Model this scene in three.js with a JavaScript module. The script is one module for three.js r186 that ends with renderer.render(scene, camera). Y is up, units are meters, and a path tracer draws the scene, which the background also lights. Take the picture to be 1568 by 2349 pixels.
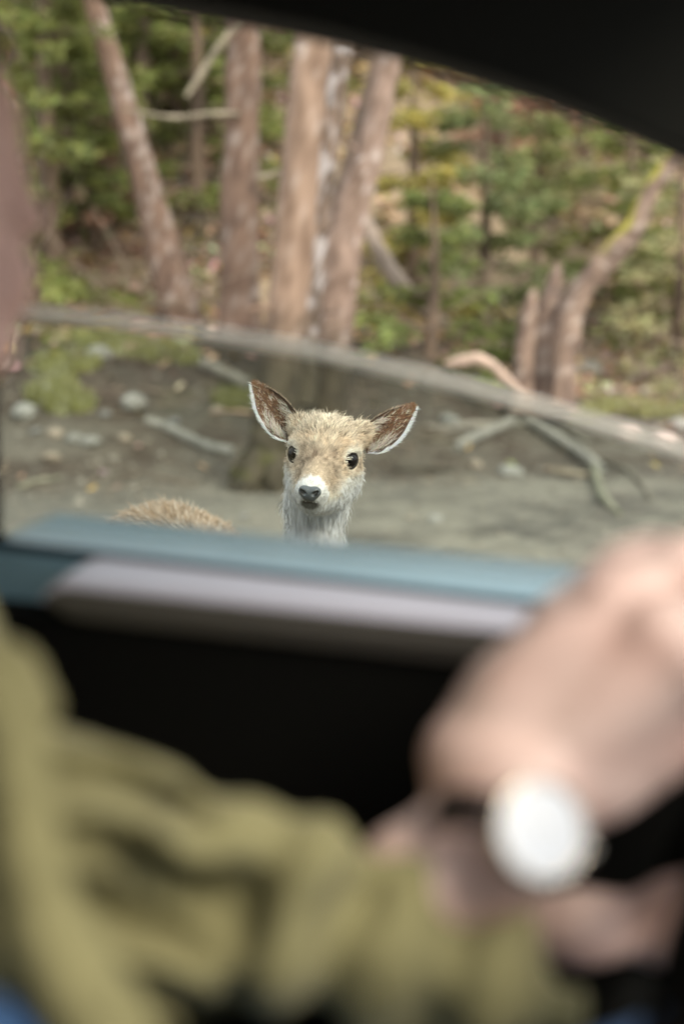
import * as THREE from 'three';
import { ImprovedNoise } from 'three/addons/math/ImprovedNoise.js';
import { mergeGeometries } from 'three/addons/utils/BufferGeometryUtils.js';

// ---------------------------------------------------------------- camera, sky, sun, exposure
const scene = new THREE.Scene();
const FPX = 3262;                                   // focal length in units of a 1568 x 2349 frame
const PITCH = -8.3 * Math.PI / 180;
const camera = new THREE.PerspectiveCamera(2 * Math.atan(1174.5 / FPX) * 180 / Math.PI, 683 / 1024, 0.05, 900);
camera.position.set(0, 1.25, 0);
camera.rotation.x = PITCH;
camera.focus = 2.36;
camera.userData.fStop = 48.6 / 24.5;
camera.updateMatrixWorld();

const SUN = new THREE.Vector3(0.55, 0.68, 0.42).normalize();
{
  const W = 512, H = 256, d = new Float32Array(W * H * 4), v = new THREE.Vector3(), nz = new ImprovedNoise();
  for (let j = 0; j < H; j++) for (let i = 0; i < W; i++) {
    const el = ((j + 0.5) / H - 0.5) * Math.PI, az = ((i + 0.5) / W - 0.5) * 2 * Math.PI;
    v.set(Math.cos(az) * Math.cos(el), Math.sin(el), Math.sin(az) * Math.cos(el));
    const up = Math.max(0, v.y), s = Math.max(0, v.dot(SUN));
    const cloud = 1 + 0.16 * nz.noise(v.x * 2.3 + 4, v.y * 4.1, v.z * 2.3) + 0.08 * nz.noise(v.x * 6, v.y * 9, v.z * 6 + 3);
    const L = (0.72 + 0.38 * up + 0.35 * s ** 4) * cloud, o = (j * W + i) * 4;
    d[o] = L * 0.97; d[o + 1] = L * 1.0; d[o + 2] = L * 1.05; d[o + 3] = 1;
  }
  const sky = new THREE.DataTexture(d, W, H, THREE.RGBAFormat, THREE.FloatType);
  sky.mapping = THREE.EquirectangularReflectionMapping; sky.magFilter = THREE.LinearFilter; sky.minFilter = THREE.LinearFilter; sky.needsUpdate = true;
  scene.background = sky; scene.environment = sky;
}
const sun = new THREE.DirectionalLight(new THREE.Color(1, 0.90, 0.76), 1.7);
sun.position.copy(SUN).multiplyScalar(40); sun.target.position.set(0, 0, -8);
sun.castShadow = true; sun.shadow.radius = 42; sun.shadow.mapSize.set(2048, 2048);
Object.assign(sun.shadow.camera, { left: -25, right: 25, top: 25, bottom: -25, near: 1, far: 120 });
scene.add(sun, sun.target);

const renderer = new THREE.WebGLRenderer({ antialias: true });
renderer.toneMapping = THREE.LinearToneMapping;
renderer.toneMappingExposure = 2.2;
renderer.shadowMap.enabled = true;

// ---------------------------------------------------------------- helpers
let seed = 12345;
const rnd = () => { seed = (seed + 0x6d2b79f5) | 0; let t = Math.imul(seed ^ (seed >>> 15), 1 | seed); t = (t + Math.imul(t ^ (t >>> 7), 61 | t)) ^ t; return ((t ^ (t >>> 14)) >>> 0) / 4294967296; };
const rr = (a, b) => a + (b - a) * rnd();
const IN = new ImprovedNoise();
const noise = (x, y, z) => IN.noise(x + 131.7, y + 57.3, z + 211.9);
const fbm = (x, y, z, o = 4) => { let s = 0, a = 0.5; for (let i = 0; i < o; i++) { s += a * noise(x, y, z); x *= 2.03; y *= 2.03; z *= 2.03; a *= 0.5; } return s; };
const clamp = (x, a = 0, b = 1) => Math.min(b, Math.max(a, x));
const sstep = (a, b, x) => { const t = clamp((x - a) / (b - a)); return t * t * (3 - 2 * t); };
const lerp = (a, b, t) => a + (b - a) * t;
const mix3 = (a, b, t) => [lerp(a[0], b[0], t), lerp(a[1], b[1], t), lerp(a[2], b[2], t)];
const V = (x, y, z) => new THREE.Vector3(x, y, z);
const camF = V(0, Math.sin(PITCH), -Math.cos(PITCH)), camU = V(0, Math.cos(PITCH), Math.sin(PITCH)), camR = V(1, 0, 0), EYE = camera.position.clone();
const rayOf = (px, py) => camF.clone().addScaledVector(camR, (px - 784) / FPX).addScaledVector(camU, -(py - 1174.5) / FPX);
const at = (px, py, d) => EYE.clone().addScaledVector(rayOf(px, py), d);
const used = {};
function numbered(name) { const n = used[name] = (used[name] ?? -1) + 1; return n ? name + '_' + String(n).padStart(3, '0') : name; }
function tag(o, label, category, group, kind) { if (label) o.userData.label = label; if (category) o.userData.category = category; if (group) o.userData.group = group; if (kind) o.userData.kind = kind; return o; }
function thing(name, label, category, pos, group) { const g = new THREE.Group(); g.name = numbered(name); if (pos) g.position.copy(pos); scene.add(g); return tag(g, label, category, group); }
function part(name, geo, mat, parent) { const m = new THREE.Mesh(geo, mat); m.name = name; m.castShadow = m.receiveShadow = true; parent.add(m); return m; }
function std(color, roughness = 0.9, extra = {}) { const { c, ...rest } = extra; return new THREE.MeshPhysicalMaterial({ color: new THREE.Color().setRGB(...color), roughness, ...rest }); }
const vcol = (roughness = 0.95, extra = {}) => std([1, 1, 1], roughness, { vertexColors: true, ...extra });
function geoOf(pos, nor, col, idx) {
  const g = new THREE.BufferGeometry();
  g.setAttribute('position', new THREE.Float32BufferAttribute(pos, 3));
  if (col) g.setAttribute('color', new THREE.Float32BufferAttribute(col, 3));
  if (idx) g.setIndex(idx);
  if (nor) g.setAttribute('normal', new THREE.Float32BufferAttribute(nor, 3)); else g.computeVertexNormals();
  return g;
}
// a tapered, roughened tube along points; col(x, y, z, t, angle) gives a linear colour
function tube(pts, radii, { seg = 40, rad = 14, rough = 0.12, freq = 9, col, cap = true, ridge = 0 } = {}) {
  const curve = new THREE.CatmullRomCurve3(pts, false, 'centripetal'), P = [], N = [], C = [], I = [], n = radii.length - 1;
  const ref = Math.abs(pts[pts.length - 1].clone().sub(pts[0]).normalize().z) > 0.9 ? V(1, 0, 0) : V(0, 0, 1);
  for (let i = 0; i <= seg; i++) {
    const t = i / seg, c = curve.getPoint(t), T = curve.getTangent(t), A = T.clone().cross(ref).normalize(), B = A.clone().cross(T);
    const u = t * n, k = Math.min(n - 1, Math.floor(u)), r0 = lerp(radii[k], radii[k + 1], u - k);
    for (let j = 0; j <= rad; j++) {
      const a = (j % rad) / rad * Math.PI * 2, dir = A.clone().multiplyScalar(Math.cos(a)).addScaledVector(B, Math.sin(a));
      const q = c.clone().addScaledVector(dir, r0);
      const r = r0 * (1 + rough * 2 * fbm(q.x * freq, q.y * freq * 0.5, q.z * freq, 3) + ridge * Math.abs(noise(dir.x * 5 + 7, q.y * 1.2, dir.z * 5)));
      q.copy(c).addScaledVector(dir, r);
      P.push(q.x, q.y, q.z);
      if (col) C.push(...col(q.x, q.y, q.z, t, a));
    }
  }
  for (let i = 0; i < seg; i++) for (let j = 0; j < rad; j++) { const a = i * (rad + 1) + j, b = a + rad + 1; I.push(a, b, a + 1, b, b + 1, a + 1); }
  if (cap) for (const i of [0, seg]) {
    const c = curve.getPoint(i / seg), k = P.length / 3; P.push(c.x, c.y, c.z); if (col) C.push(...col(c.x, c.y, c.z, i / seg, 0));
    for (let j = 0; j < rad; j++) { const a = i * (rad + 1) + j; I.push(...(i ? [k, a, a + 1] : [k, a + 1, a])); }
  }
  return geoOf(P, null, col ? C : null, I);
}
// smooth-joined distance fields, meshed with surface nets
class Field {
  constructor(s = 1) { this.p = []; this.s = s; }
  cap(a, b, ra, rb = ra, k = 0.03) {
    ra *= this.s; rb *= this.s; k *= this.s;
    const ax = a.x, ay = a.y, az = a.z, bx = b.x - ax, by = b.y - ay, bz = b.z - az, L = bx * bx + by * by + bz * bz || 1e-9;
    const f = (x, y, z) => { x -= ax; y -= ay; z -= az; const t = clamp((x * bx + y * by + z * bz) / L); return Math.hypot(x - bx * t, y - by * t, z - bz * t) - (ra + (rb - ra) * t); };
    this.p.push({ f, k, c: a.clone().add(b).multiplyScalar(0.5), R: Math.sqrt(L) / 2 + Math.max(ra, rb) }); return this;
  }
  chain(pts, radii, k = 0.03) { for (let i = 0; i + 1 < pts.length; i++) this.cap(pts[i], pts[i + 1], radii[i], radii[i + 1], k); return this; }
  ell(c, r, k = 0.03, q = null) {
    const m = Math.min(r.x, r.y, r.z), iq = q && q.clone().invert(), v = V(0, 0, 0);
    const f = (x, y, z) => { v.set(x - c.x, y - c.y, z - c.z); if (iq) v.applyQuaternion(iq); const d = Math.hypot(v.x / r.x, v.y / r.y, v.z / r.z); const g = Math.hypot(v.x / r.x / r.x, v.y / r.y / r.y, v.z / r.z / r.z); return d < 1e-6 ? -m : d * (d - 1) / g; };
    this.p.push({ f, k, c: c.clone(), R: Math.max(r.x, r.y, r.z) }); return this;
  }
  sub(k = 0.01) { this.p[this.p.length - 1].sub = true; this.p[this.p.length - 1].k = k; return this; }
  eval(x, y, z) {
    let d = 1e3;
    for (const q of this.p) {
      const low = Math.hypot(x - q.c.x, y - q.c.y, z - q.c.z) - q.R;
      if (q.sub) { if (low > q.k) continue; const e = -q.f(x, y, z), h = Math.max(q.k - Math.abs(d - e), 0) / q.k; d = Math.max(d, e) + h * h * q.k / 4; continue; }
      if (low > d + q.k && low > 0) continue;
      const e = q.f(x, y, z), h = Math.max(q.k - Math.abs(d - e), 0) / q.k;
      d = Math.min(d, e) - h * h * q.k / 4;
    }
    return this.warp ? d + this.warp(x, y, z) : d;
  }
  bounds(m = 0.02) { const b = new THREE.Box3(); for (const q of this.p) if (!q.sub) b.expandByPoint(q.c.clone().addScalar(q.R + m)).expandByPoint(q.c.clone().addScalar(-q.R - m)); return b; }
  mesh(cell, col, box = this.bounds()) {
    const lo = box.min, nx = Math.ceil((box.max.x - lo.x) / cell) + 1, ny = Math.ceil((box.max.y - lo.y) / cell) + 1, nz = Math.ceil((box.max.z - lo.z) / cell) + 1;
    const val = new Float32Array(nx * ny * nz), id = new Int32Array(nx * ny * nz).fill(-1), at3 = (i, j, k) => (k * ny + j) * nx + i;
    // coarse pass: blocks far from the surface take their centre's value
    const B = 6;
    for (let k0 = 0; k0 < nz; k0 += B) for (let j0 = 0; j0 < ny; j0 += B) for (let i0 = 0; i0 < nx; i0 += B) {
      const c = this.eval(lo.x + (i0 + B / 2) * cell, lo.y + (j0 + B / 2) * cell, lo.z + (k0 + B / 2) * cell), far = Math.abs(c) > cell * B * 1.35;
      for (let k = k0; k < Math.min(nz, k0 + B); k++) for (let j = j0; j < Math.min(ny, j0 + B); j++) for (let i = i0; i < Math.min(nx, i0 + B); i++)
        val[at3(i, j, k)] = far ? c : this.eval(lo.x + i * cell, lo.y + j * cell, lo.z + k * cell);
    }
    const P = [], I = [];
    for (let k = 0; k < nz - 1; k++) for (let j = 0; j < ny - 1; j++) for (let i = 0; i < nx - 1; i++) {
      let sx = 0, sy = 0, sz = 0, n = 0, m = 0;
      for (let c = 0; c < 8; c++) if (val[at3(i + (c & 1), j + (c >> 1 & 1), k + (c >> 2))] < 0) m |= 1 << c;
      if (m === 0 || m === 255) continue;
      for (let c = 0; c < 8; c++) for (let ax = 0; ax < 3; ax++) {
        const e = c | 1 << ax; if (e === c || (m >> c & 1) === (m >> e & 1)) continue;
        const a = val[at3(i + (c & 1), j + (c >> 1 & 1), k + (c >> 2))], b = val[at3(i + (e & 1), j + (e >> 1 & 1), k + (e >> 2))], t = a / (a - b);
        sx += (c & 1) + (ax === 0 ? t : 0); sy += (c >> 1 & 1) + (ax === 1 ? t : 0); sz += (c >> 2) + (ax === 2 ? t : 0); n++;
      }
      id[at3(i, j, k)] = P.length / 3; P.push(lo.x + (i + sx / n) * cell, lo.y + (j + sy / n) * cell, lo.z + (k + sz / n) * cell);
    }
    const quad = (a, b, c, d, flip) => { if (a < 0 || b < 0 || c < 0 || d < 0) return; I.push(...(flip ? [a, c, b, a, d, c] : [a, b, c, a, c, d])); };
    for (let k = 1; k < nz - 1; k++) for (let j = 1; j < ny - 1; j++) for (let i = 1; i < nx - 1; i++) {
      const s = val[at3(i, j, k)] < 0;
      if (s !== val[at3(i + 1, j, k)] < 0) quad(id[at3(i, j - 1, k - 1)], id[at3(i, j, k - 1)], id[at3(i, j, k)], id[at3(i, j - 1, k)], !s);
      if (s !== val[at3(i, j + 1, k)] < 0) quad(id[at3(i - 1, j, k - 1)], id[at3(i - 1, j, k)], id[at3(i, j, k)], id[at3(i, j, k - 1)], !s);
      if (s !== val[at3(i, j, k + 1)] < 0) quad(id[at3(i - 1, j - 1, k)], id[at3(i, j - 1, k)], id[at3(i, j, k)], id[at3(i - 1, j, k)], !s);
    }
    const N = [], C = [], e = cell * 0.6;
    for (let i = 0; i < P.length; i += 3) {
      const [x, y, z] = [P[i], P[i + 1], P[i + 2]];
      const n = V(this.eval(x + e, y, z) - this.eval(x - e, y, z), this.eval(x, y + e, z) - this.eval(x, y - e, z), this.eval(x, y, z + e) - this.eval(x, y, z - e)).normalize();
      N.push(n.x, n.y, n.z); if (col) C.push(...col(x, y, z, n));
    }
    return geoOf(P, N, col ? C : null, I);
  }
}
// random points on an indexed geometry: calls fn(point, normal) n times
function sampleSurface(g, n, keep, fn) {
  const p = g.attributes.position, nn = g.attributes.normal, ix = g.index.array, T = ix.length / 3, acc = new Float32Array(T), a = V(0, 0, 0), b = V(0, 0, 0), c = V(0, 0, 0), m = V(0, 0, 0);
  let s = 0;
  for (let t = 0; t < T; t++) { a.fromBufferAttribute(p, ix[3 * t]); b.fromBufferAttribute(p, ix[3 * t + 1]); c.fromBufferAttribute(p, ix[3 * t + 2]); m.copy(a).add(b).add(c).multiplyScalar(1 / 3); if (keep(m)) s += b.sub(a).cross(c.sub(a)).length(); acc[t] = s; }
  for (let i = 0; i < n; i++) {
    const r = rnd() * s; let l = 0, h = T - 1; while (l < h) { const k = (l + h) >> 1; if (acc[k] < r) l = k + 1; else h = k; }
    let u = rnd(), v = rnd(); if (u + v > 1) { u = 1 - u; v = 1 - v; }
    const q = V(0, 0, 0), w = V(0, 0, 0);
    [[0, 1 - u - v], [1, u], [2, v]].forEach(([k, f]) => { q.addScaledVector(a.fromBufferAttribute(p, ix[3 * l + k]), f); w.addScaledVector(a.fromBufferAttribute(nn, ix[3 * l + k]), f); });
    fn(q, w.normalize());
  }
}
class Strands {
  constructor() { this.P = []; this.N = []; this.C = []; this.I = []; }
  add(q, n, dir, len, w, col, bend = 0.3) {
    const side = dir.clone().cross(n.clone().add(V(rr(-0.75, 0.75), rr(-0.75, 0.75), rr(-0.75, 0.75)))).normalize().multiplyScalar(w / 2), k = this.P.length / 3;
    const mid = q.clone().addScaledVector(dir, len * 0.5).addScaledVector(n, len * bend * 0.2), tip = q.clone().addScaledVector(dir, len).addScaledVector(n, -len * bend * 0.15);
    const root = q.clone().addScaledVector(n, -0.001);
    for (const v of [root.clone().sub(side), root.clone().add(side), mid.clone().addScaledVector(side, -0.8), mid.clone().addScaledVector(side, 0.8), tip]) { this.P.push(v.x, v.y, v.z); this.N.push(n.x, n.y, n.z); }
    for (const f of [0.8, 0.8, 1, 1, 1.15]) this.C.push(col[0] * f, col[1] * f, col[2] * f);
    this.I.push(k, k + 1, k + 2, k + 1, k + 3, k + 2, k + 2, k + 3, k + 4);
  }
  geo() { return geoOf(this.P, this.N, this.C, this.I); }
}

// ---------------------------------------------------------------- ground: mud flat, bank and wooded slope in one sheet
function bankStart(x) { return -10.4 + 0.9 * sstep(0, -2.5, x) - 0.8 * sstep(0.3, 2.2, x) + 0.5 * noise(x * 0.7, 0, 3); }
function heightAt(x, z) {
  const s = bankStart(x) - z, t = sstep(0, 3.2, s);
  let h = 0.014 * fbm(x * 2.2, 0.5, z * 2.2, 4) * 2 - 0.02 + 0.02 * noise(x * 0.6, 0, z * 0.6);
  const bank = lerp(1.02, 0.42, sstep(0.6, 2.2, x));
  h += bank * t + t * (0.10 * fbm(x * 1.3, 2, z * 1.3, 4) + 0.05 * fbm(x * 5, 1, z * 5, 3));
  const up = Math.max(0, s - 3.0);
  h += 0.66 * up * sstep(0, 3, up) / (1 + up * 0.008) + (up > 0 ? sstep(0, 2, up) * 0.35 * fbm(x * 0.5, 6, z * 0.5, 3) : 0);
  return h;
}
function drop(px, py, from = 5) { const r = rayOf(px, py); for (let d = from; d < 60; d += 0.02) { const y = EYE.y + r.y * d; if (y <= heightAt(r.x * d, r.z * d)) return V(r.x * d, heightAt(r.x * d, r.z * d), r.z * d); } return at(px, py, 30); }
const MUD = [0.20, 0.182, 0.14], MUDD = [0.078, 0.07, 0.054], LITTER = [0.36, 0.275, 0.17], SOIL = [0.06, 0.043, 0.028], MOSS = [0.13, 0.15, 0.03];
function groundCol(x, y, z) {
  const s = bankStart(x) - z;
  let c = mix3(MUD, MUDD, clamp(0.30 + 1.9 * fbm(x * 1.1, 3, z * 0.8, 4) + 1.2 * fbm(x * 6, 4, z * 6, 4)));
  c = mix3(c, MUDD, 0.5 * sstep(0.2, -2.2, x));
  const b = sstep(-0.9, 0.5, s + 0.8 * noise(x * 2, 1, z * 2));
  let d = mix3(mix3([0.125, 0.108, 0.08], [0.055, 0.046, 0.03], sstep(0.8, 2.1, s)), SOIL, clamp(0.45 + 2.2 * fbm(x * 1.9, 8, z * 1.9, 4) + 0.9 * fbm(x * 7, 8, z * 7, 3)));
  d = mix3(d, [0.10, 0.10, 0.03], sstep(0.05, 0.3, fbm(x * 0.9 + 9, 5, z * 0.9, 3)) * sstep(1.0, 2.4, s) * 0.9 * sstep(0.6, -0.3, x));
  d = mix3(d, LITTER, sstep(2.6, 3.6, s) * clamp(0.55 + 1.5 * fbm(x * 0.8, 1, z * 0.8, 4)));
  c = mix3(c, d, b);
  const k = 1 + 0.35 * noise(x * 19, 2, z * 19);
  return [c[0] * k, c[1] * k, c[2] * k];
}
{
  const nx = 300, nz = 330, P = [], C = [], I = [];
  const wx = (u) => 9 * u + 291 * Math.sign(u) * Math.abs(u) ** 7, wz = (u) => -11 + 9 * u + 290 * Math.sign(u) * Math.abs(u) ** 7;
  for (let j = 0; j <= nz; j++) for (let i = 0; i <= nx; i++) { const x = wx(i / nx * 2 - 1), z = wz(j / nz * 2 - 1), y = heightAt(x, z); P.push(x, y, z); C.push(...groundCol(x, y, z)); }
  for (let j = 0; j < nz; j++) for (let i = 0; i < nx; i++) { const a = j * (nx + 1) + i, b = a + nx + 1; I.push(a, b, a + 1, b, b + 1, a + 1); }
  const g = part('ground', geoOf(P, null, C, I), vcol(0.96), scene); tag(g, null, null, null, 'structure');
}
const M4 = new THREE.Matrix4(), QT = new THREE.Quaternion(), EU = new THREE.Euler(), CL = new THREE.Color();
// dead leaves on the bank and the slope
{
  const g = geoOf([-0.5, 0, -0.3, 0.5, 0, -0.25, 0.62, 0.1, 0.3, -0.45, 0.12, 0.35, 0, -0.1, 0], null, null, [0, 4, 1, 1, 4, 2, 2, 4, 3, 3, 4, 0]);
  const n = 26000, m = new THREE.InstancedMesh(g, std([1, 1, 1], 0.9), n); m.name = 'leaf_litter'; m.castShadow = m.receiveShadow = true;
  for (let i = 0; i < n; i++) {
    let x, z, s, q = 0;
    do { x = rr(-7, 7) * (0.6 + 0.4 * rnd()); z = -9 - 19 * rnd() ** 1.2; s = bankStart(x) - z; q++; } while (q < 30 && (Math.abs(x) > 1 - z * 0.27 || s < -0.3 || rnd() > 0.008 + sstep(1.8, 4, s) || (s > 2 && fbm(x * 0.6 + 3, 4, z * 0.6, 3) < -0.12)));
    const sc = rr(0.05, 0.12) * (s < 2 ? 0.7 : 1), k = rnd();
    M4.compose(V(x, heightAt(x, z) + 0.02 + 0.03 * rnd(), z), QT.setFromEuler(EU.set(rr(-0.7, 0.7), rr(0, 6.3), rr(-0.7, 0.7))), V(sc, sc, sc)); m.setMatrixAt(i, M4);
    const c = k < 0.4 ? [0.44, 0.32, 0.19] : k < 0.72 ? [0.52, 0.42, 0.28] : k < 0.84 ? [0.50, 0.35, 0.09] : k < 0.92 ? [0.50, 0.36, 0.28] : [0.18, 0.11, 0.065];
    m.setColorAt(i, CL.setRGB(c[0] * rr(0.7, 1.2), c[1] * rr(0.7, 1.2), c[2] * rr(0.7, 1.2)));
  }
  scene.add(m); tag(m, 'dead tan and brown leaves scattered over the bank and the wooded slope', 'leaf litter', null, 'stuff');
}
// low moss and grass tufts on the bank
{
  const g = geoOf([-0.05, 0, 0, 0.05, 0, 0, 0.02, 1, 0.3, 0, 0, -0.05, 0.02, 0, 0.05, -0.3, 0.9, 0.1], null, null, [0, 1, 2, 3, 4, 5]);
  const spots = [[205, 780, 0.42], [300, 800, 0.4], [370, 820, 0.35], [150, 840, 0.3], [120, 905, 0.22], [160, 930, 0.2], [1490, 940, 0.5], [1420, 935, 0.35], [545, 930, 0.2], [1330, 960, 0.25], [140, 680, 0.3]];
  const n = 9000, m = new THREE.InstancedMesh(g, std([1, 1, 1], 0.9), n); m.name = 'moss'; m.castShadow = m.receiveShadow = true;
  const base = spots.map(([px, py]) => drop(px, py));
  for (let i = 0; i < n; i++) {
    const k = i % spots.length, r = spots[k][2] * Math.sqrt(rnd()), a = rr(0, 6.3), x = base[k].x + Math.cos(a) * r, z = base[k].z + Math.sin(a) * r * 0.7, h = rr(0.05, 0.13);
    M4.compose(V(x, heightAt(x, z) - 0.005, z), QT.setFromEuler(EU.set(rr(-0.5, 0.5), rr(0, 6.3), rr(-0.5, 0.5))), V(h, h, h)); m.setMatrixAt(i, M4);
    const f = rr(0.7, 1.3), w = rnd(); m.setColorAt(i, w < 0.3 ? CL.setRGB(0.48 * f, 0.47 * f, 0.29 * f) : w < 0.45 ? CL.setRGB(0.08 * f, 0.07 * f, 0.03 * f) : CL.setRGB(0.30 * f, 0.30 * f, 0.075 * f));
  }
  scene.add(m); tag(m, 'yellow green moss and short grass tufts along the foot of the bank', 'moss', null, 'stuff');
}
// ---------------------------------------------------------------- stones
{
  const protoGeo = [];
  for (let k = 0; k < 4; k++) {
    const g = new THREE.IcosahedronGeometry(0.5, 3), p = g.attributes.position;
    for (let i = 0; i < p.count; i++) { const v = V(p.getX(i), p.getY(i), p.getZ(i)), f = 1 + 0.5 * fbm(v.x * 2 + k * 7, v.y * 2, v.z * 2, 3); v.multiplyScalar(f); v.y *= 0.62; if (v.x > 0.34) v.x = 0.34 + (v.x - 0.34) * 0.3; p.setXYZ(i, v.x, v.y, v.z); }
    g.computeVertexNormals(); protoGeo.push(g);
  }
  const tones = { pale: std([0.26, 0.25, 0.215], 0.9), warm: std([0.33, 0.27, 0.2], 0.9), grey: std([0.22, 0.21, 0.19], 0.9), white: std([0.29, 0.28, 0.24], 0.9), pink: std([0.42, 0.32, 0.27], 0.9), dark: std([0.12, 0.105, 0.085], 0.9) };
  const list = [
    [60, 935, 75, 'white', 'largest pale stone at the left end of the bank'], [125, 985, 55, 'warm', 'brownish stone at the left foot of the bank above the mud'],
    [170, 1000, 52, 'pale', 'pale round stone in the left cluster, upper of a close pair'], [205, 1005, 60, 'pale', 'pale round stone in the left cluster, right of a close pair'],
    [120, 1042, 55, 'warm', 'small tan stone lowest on the mud at left'], [285, 1000, 48, 'warm', 'single tan stone between the left cluster and the white fallen branch'],
    [305, 915, 80, 'white', 'flat whitish stone on the middle of the left bank'], [225, 800, 85, 'pale', 'pale stone among the moss on top of the left bank'],
    [110, 890, 46, 'pale', 'grey stone in the moss on the left bank beside the car pillar'], [160, 895, 44, 'warm', 'tan stone right of the grey one in the left bank moss'],
    [85, 985, 40, 'grey', 'small grey stone at the far left of the bank foot'], [240, 945, 40, 'grey', 'grey stone half sunk in the bank above the white branch'],
    [400, 960, 40, 'grey', 'small grey stone right of the bent white branch'], [500, 935, 44, 'warm', 'tan stone on the bank left of the mossy trunk'],
    [1170, 1072, 70, 'white', 'flat whitish stone on the mud below the pale roots'], [1000, 1185, 52, 'pale', 'pale stone lying out on the open mud right of the deer'],
    [1030, 955, 60, 'white', 'whitish stone among the pale roots, furthest back'], [1350, 835, 90, 'pale', 'grey stone block beside the broken tree'],
    [1450, 850, 90, 'pink', 'pinkish stone in the hollow behind the moss strip'], [1515, 835, 70, 'pink', 'rounded pink stone, right end of the hollow'],
    [1560, 965, 70, 'pale', 'pale stone at the right end of the moss strip'], [1440, 985, 70, 'pink', 'pinkish stone under the moss strip, left one'], [1520, 1000, 80, 'pink', 'pinkish stone under the moss strip, right one'],
    [275, 695, 60, 'pink', 'pinkish grey stone at the foot of the leaning trunk'], [1090, 1060, 40, 'warm', 'small brown stone near the flat whitish one'], [560, 1180, 28, 'grey', 'small grey stone on the mud behind the deer'],
  ];
  for (const [px, py, w, tone, label] of list) {
    const p = drop(px, py + w * 0.25), d = p.clone().sub(EYE).dot(camF), s = w * 0.8 * d / FPX;
    const m = part(numbered('stone'), protoGeo[Math.floor(rnd() * 4)], tones[tone], scene); m.position.copy(p).y += s * 0.1; m.rotation.set(rr(-0.2, 0.2), rr(0, 6.3), rr(-0.2, 0.2)); m.scale.set(s, s * rr(0.8, 1.1), s * rr(0.8, 1.1));
    tag(m, label, 'stone', 'loose stones on the mud and the bank');
  }
  // pebbles too many to count
  const n = 2600, m = new THREE.InstancedMesh(new THREE.IcosahedronGeometry(0.5, 0), std([1, 1, 1], 0.95), n); m.name = 'pebbles'; m.castShadow = m.receiveShadow = true;
  for (let i = 0; i < n; i++) {
    const x = rr(-5, 5), z = rnd() < 0.55 ? bankStart(x) - rr(-0.8, 2.2) : rr(-6, -10.5), s = rr(0.012, 0.05) * (rnd() < 0.1 ? 1.8 : 1), f = rr(0.7, 1.6);
    M4.compose(V(x, heightAt(x, z), z), QT.setFromEuler(EU.set(rr(0, 6), rr(0, 6), 0)), V(s, s * 0.6, s * 0.9)); m.setMatrixAt(i, M4);
    m.setColorAt(i, CL.setRGB(0.19 * f, 0.17 * f, 0.135 * f));
  }
  scene.add(m); tag(m, 'small pebbles and crumbs of earth strewn over the mud', 'pebbles', null, 'stuff');
}
// ---------------------------------------------------------------- trees
const barkCol = (base, pale, dark, { lichen = 0.2, darkTo = 0, side = 0 } = {}) => (x, y, z, t, a) => {
  const n = fbm(x * 13, y * 3.2, z * 13, 4), l = fbm(x * 15 + 20, y * 9, z * 15, 4);
  let c = mix3(base, dark, clamp(0.4 - 2.6 * n));
  c = mix3(c, pale, sstep(0.30 - lichen, 0.48 - lichen, l + side * 0.12 * Math.cos(a)) * 0.85);
  if (darkTo) c = mix3(c, mix3(mix3([0.075, 0.062, 0.038], [0.028, 0.024, 0.014], clamp(0.4 + 2.2 * fbm(x * 9, y * 7, z * 9, 3))), [0.075, 0.075, 0.016], sstep(0.02, 0.16, fbm(x * 6 + 4, y * 6, z * 6, 2)) * sstep(0.5, 0.1, y)), sstep(darkTo, darkTo * 0.6, y + 0.3 * l) * 0.92);  // bark darker towards the bottom, mossy green only near the ground
  return c;
};
const woodMat = vcol(0.95), leafMat = std([1, 1, 1], 0.95, { vertexColors: true, transmission: 0.4, thickness: 0, specularIntensity: 0.3 });
const Q = (list) => [list.map(([x, y]) => [x, y]), list.map((l) => l[2])];
function pathPts(list, d, dd = 0) { return [list.map(([x, y], i) => at(x, y, d + dd * i)), list.map(([, , w], i) => w / 2 * (d + dd * i) / FPX)]; }
class Leaves {
  constructor() { this.P = []; this.C = []; this.I = []; }
  // a leaf-like rhombus at p, long axis along dir
  add(p, dir, len, w, col) {
    const s = dir.clone().cross(V(rr(-1, 1), rr(-0.4, 1), rr(-1, 1))).normalize().multiplyScalar(w / 2), k = this.P.length / 3, m = p.clone().addScaledVector(dir, len * 0.45), e = p.clone().addScaledVector(dir, len);
    for (const v of [p, m.clone().add(s), e, m.clone().sub(s)]) { this.P.push(v.x, v.y, v.z); this.C.push(...col); }
    this.I.push(k, k + 1, k + 2, k, k + 2, k + 3);
  }
  geo() { return geoOf(this.P, null, this.C, this.I); }
}
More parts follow.
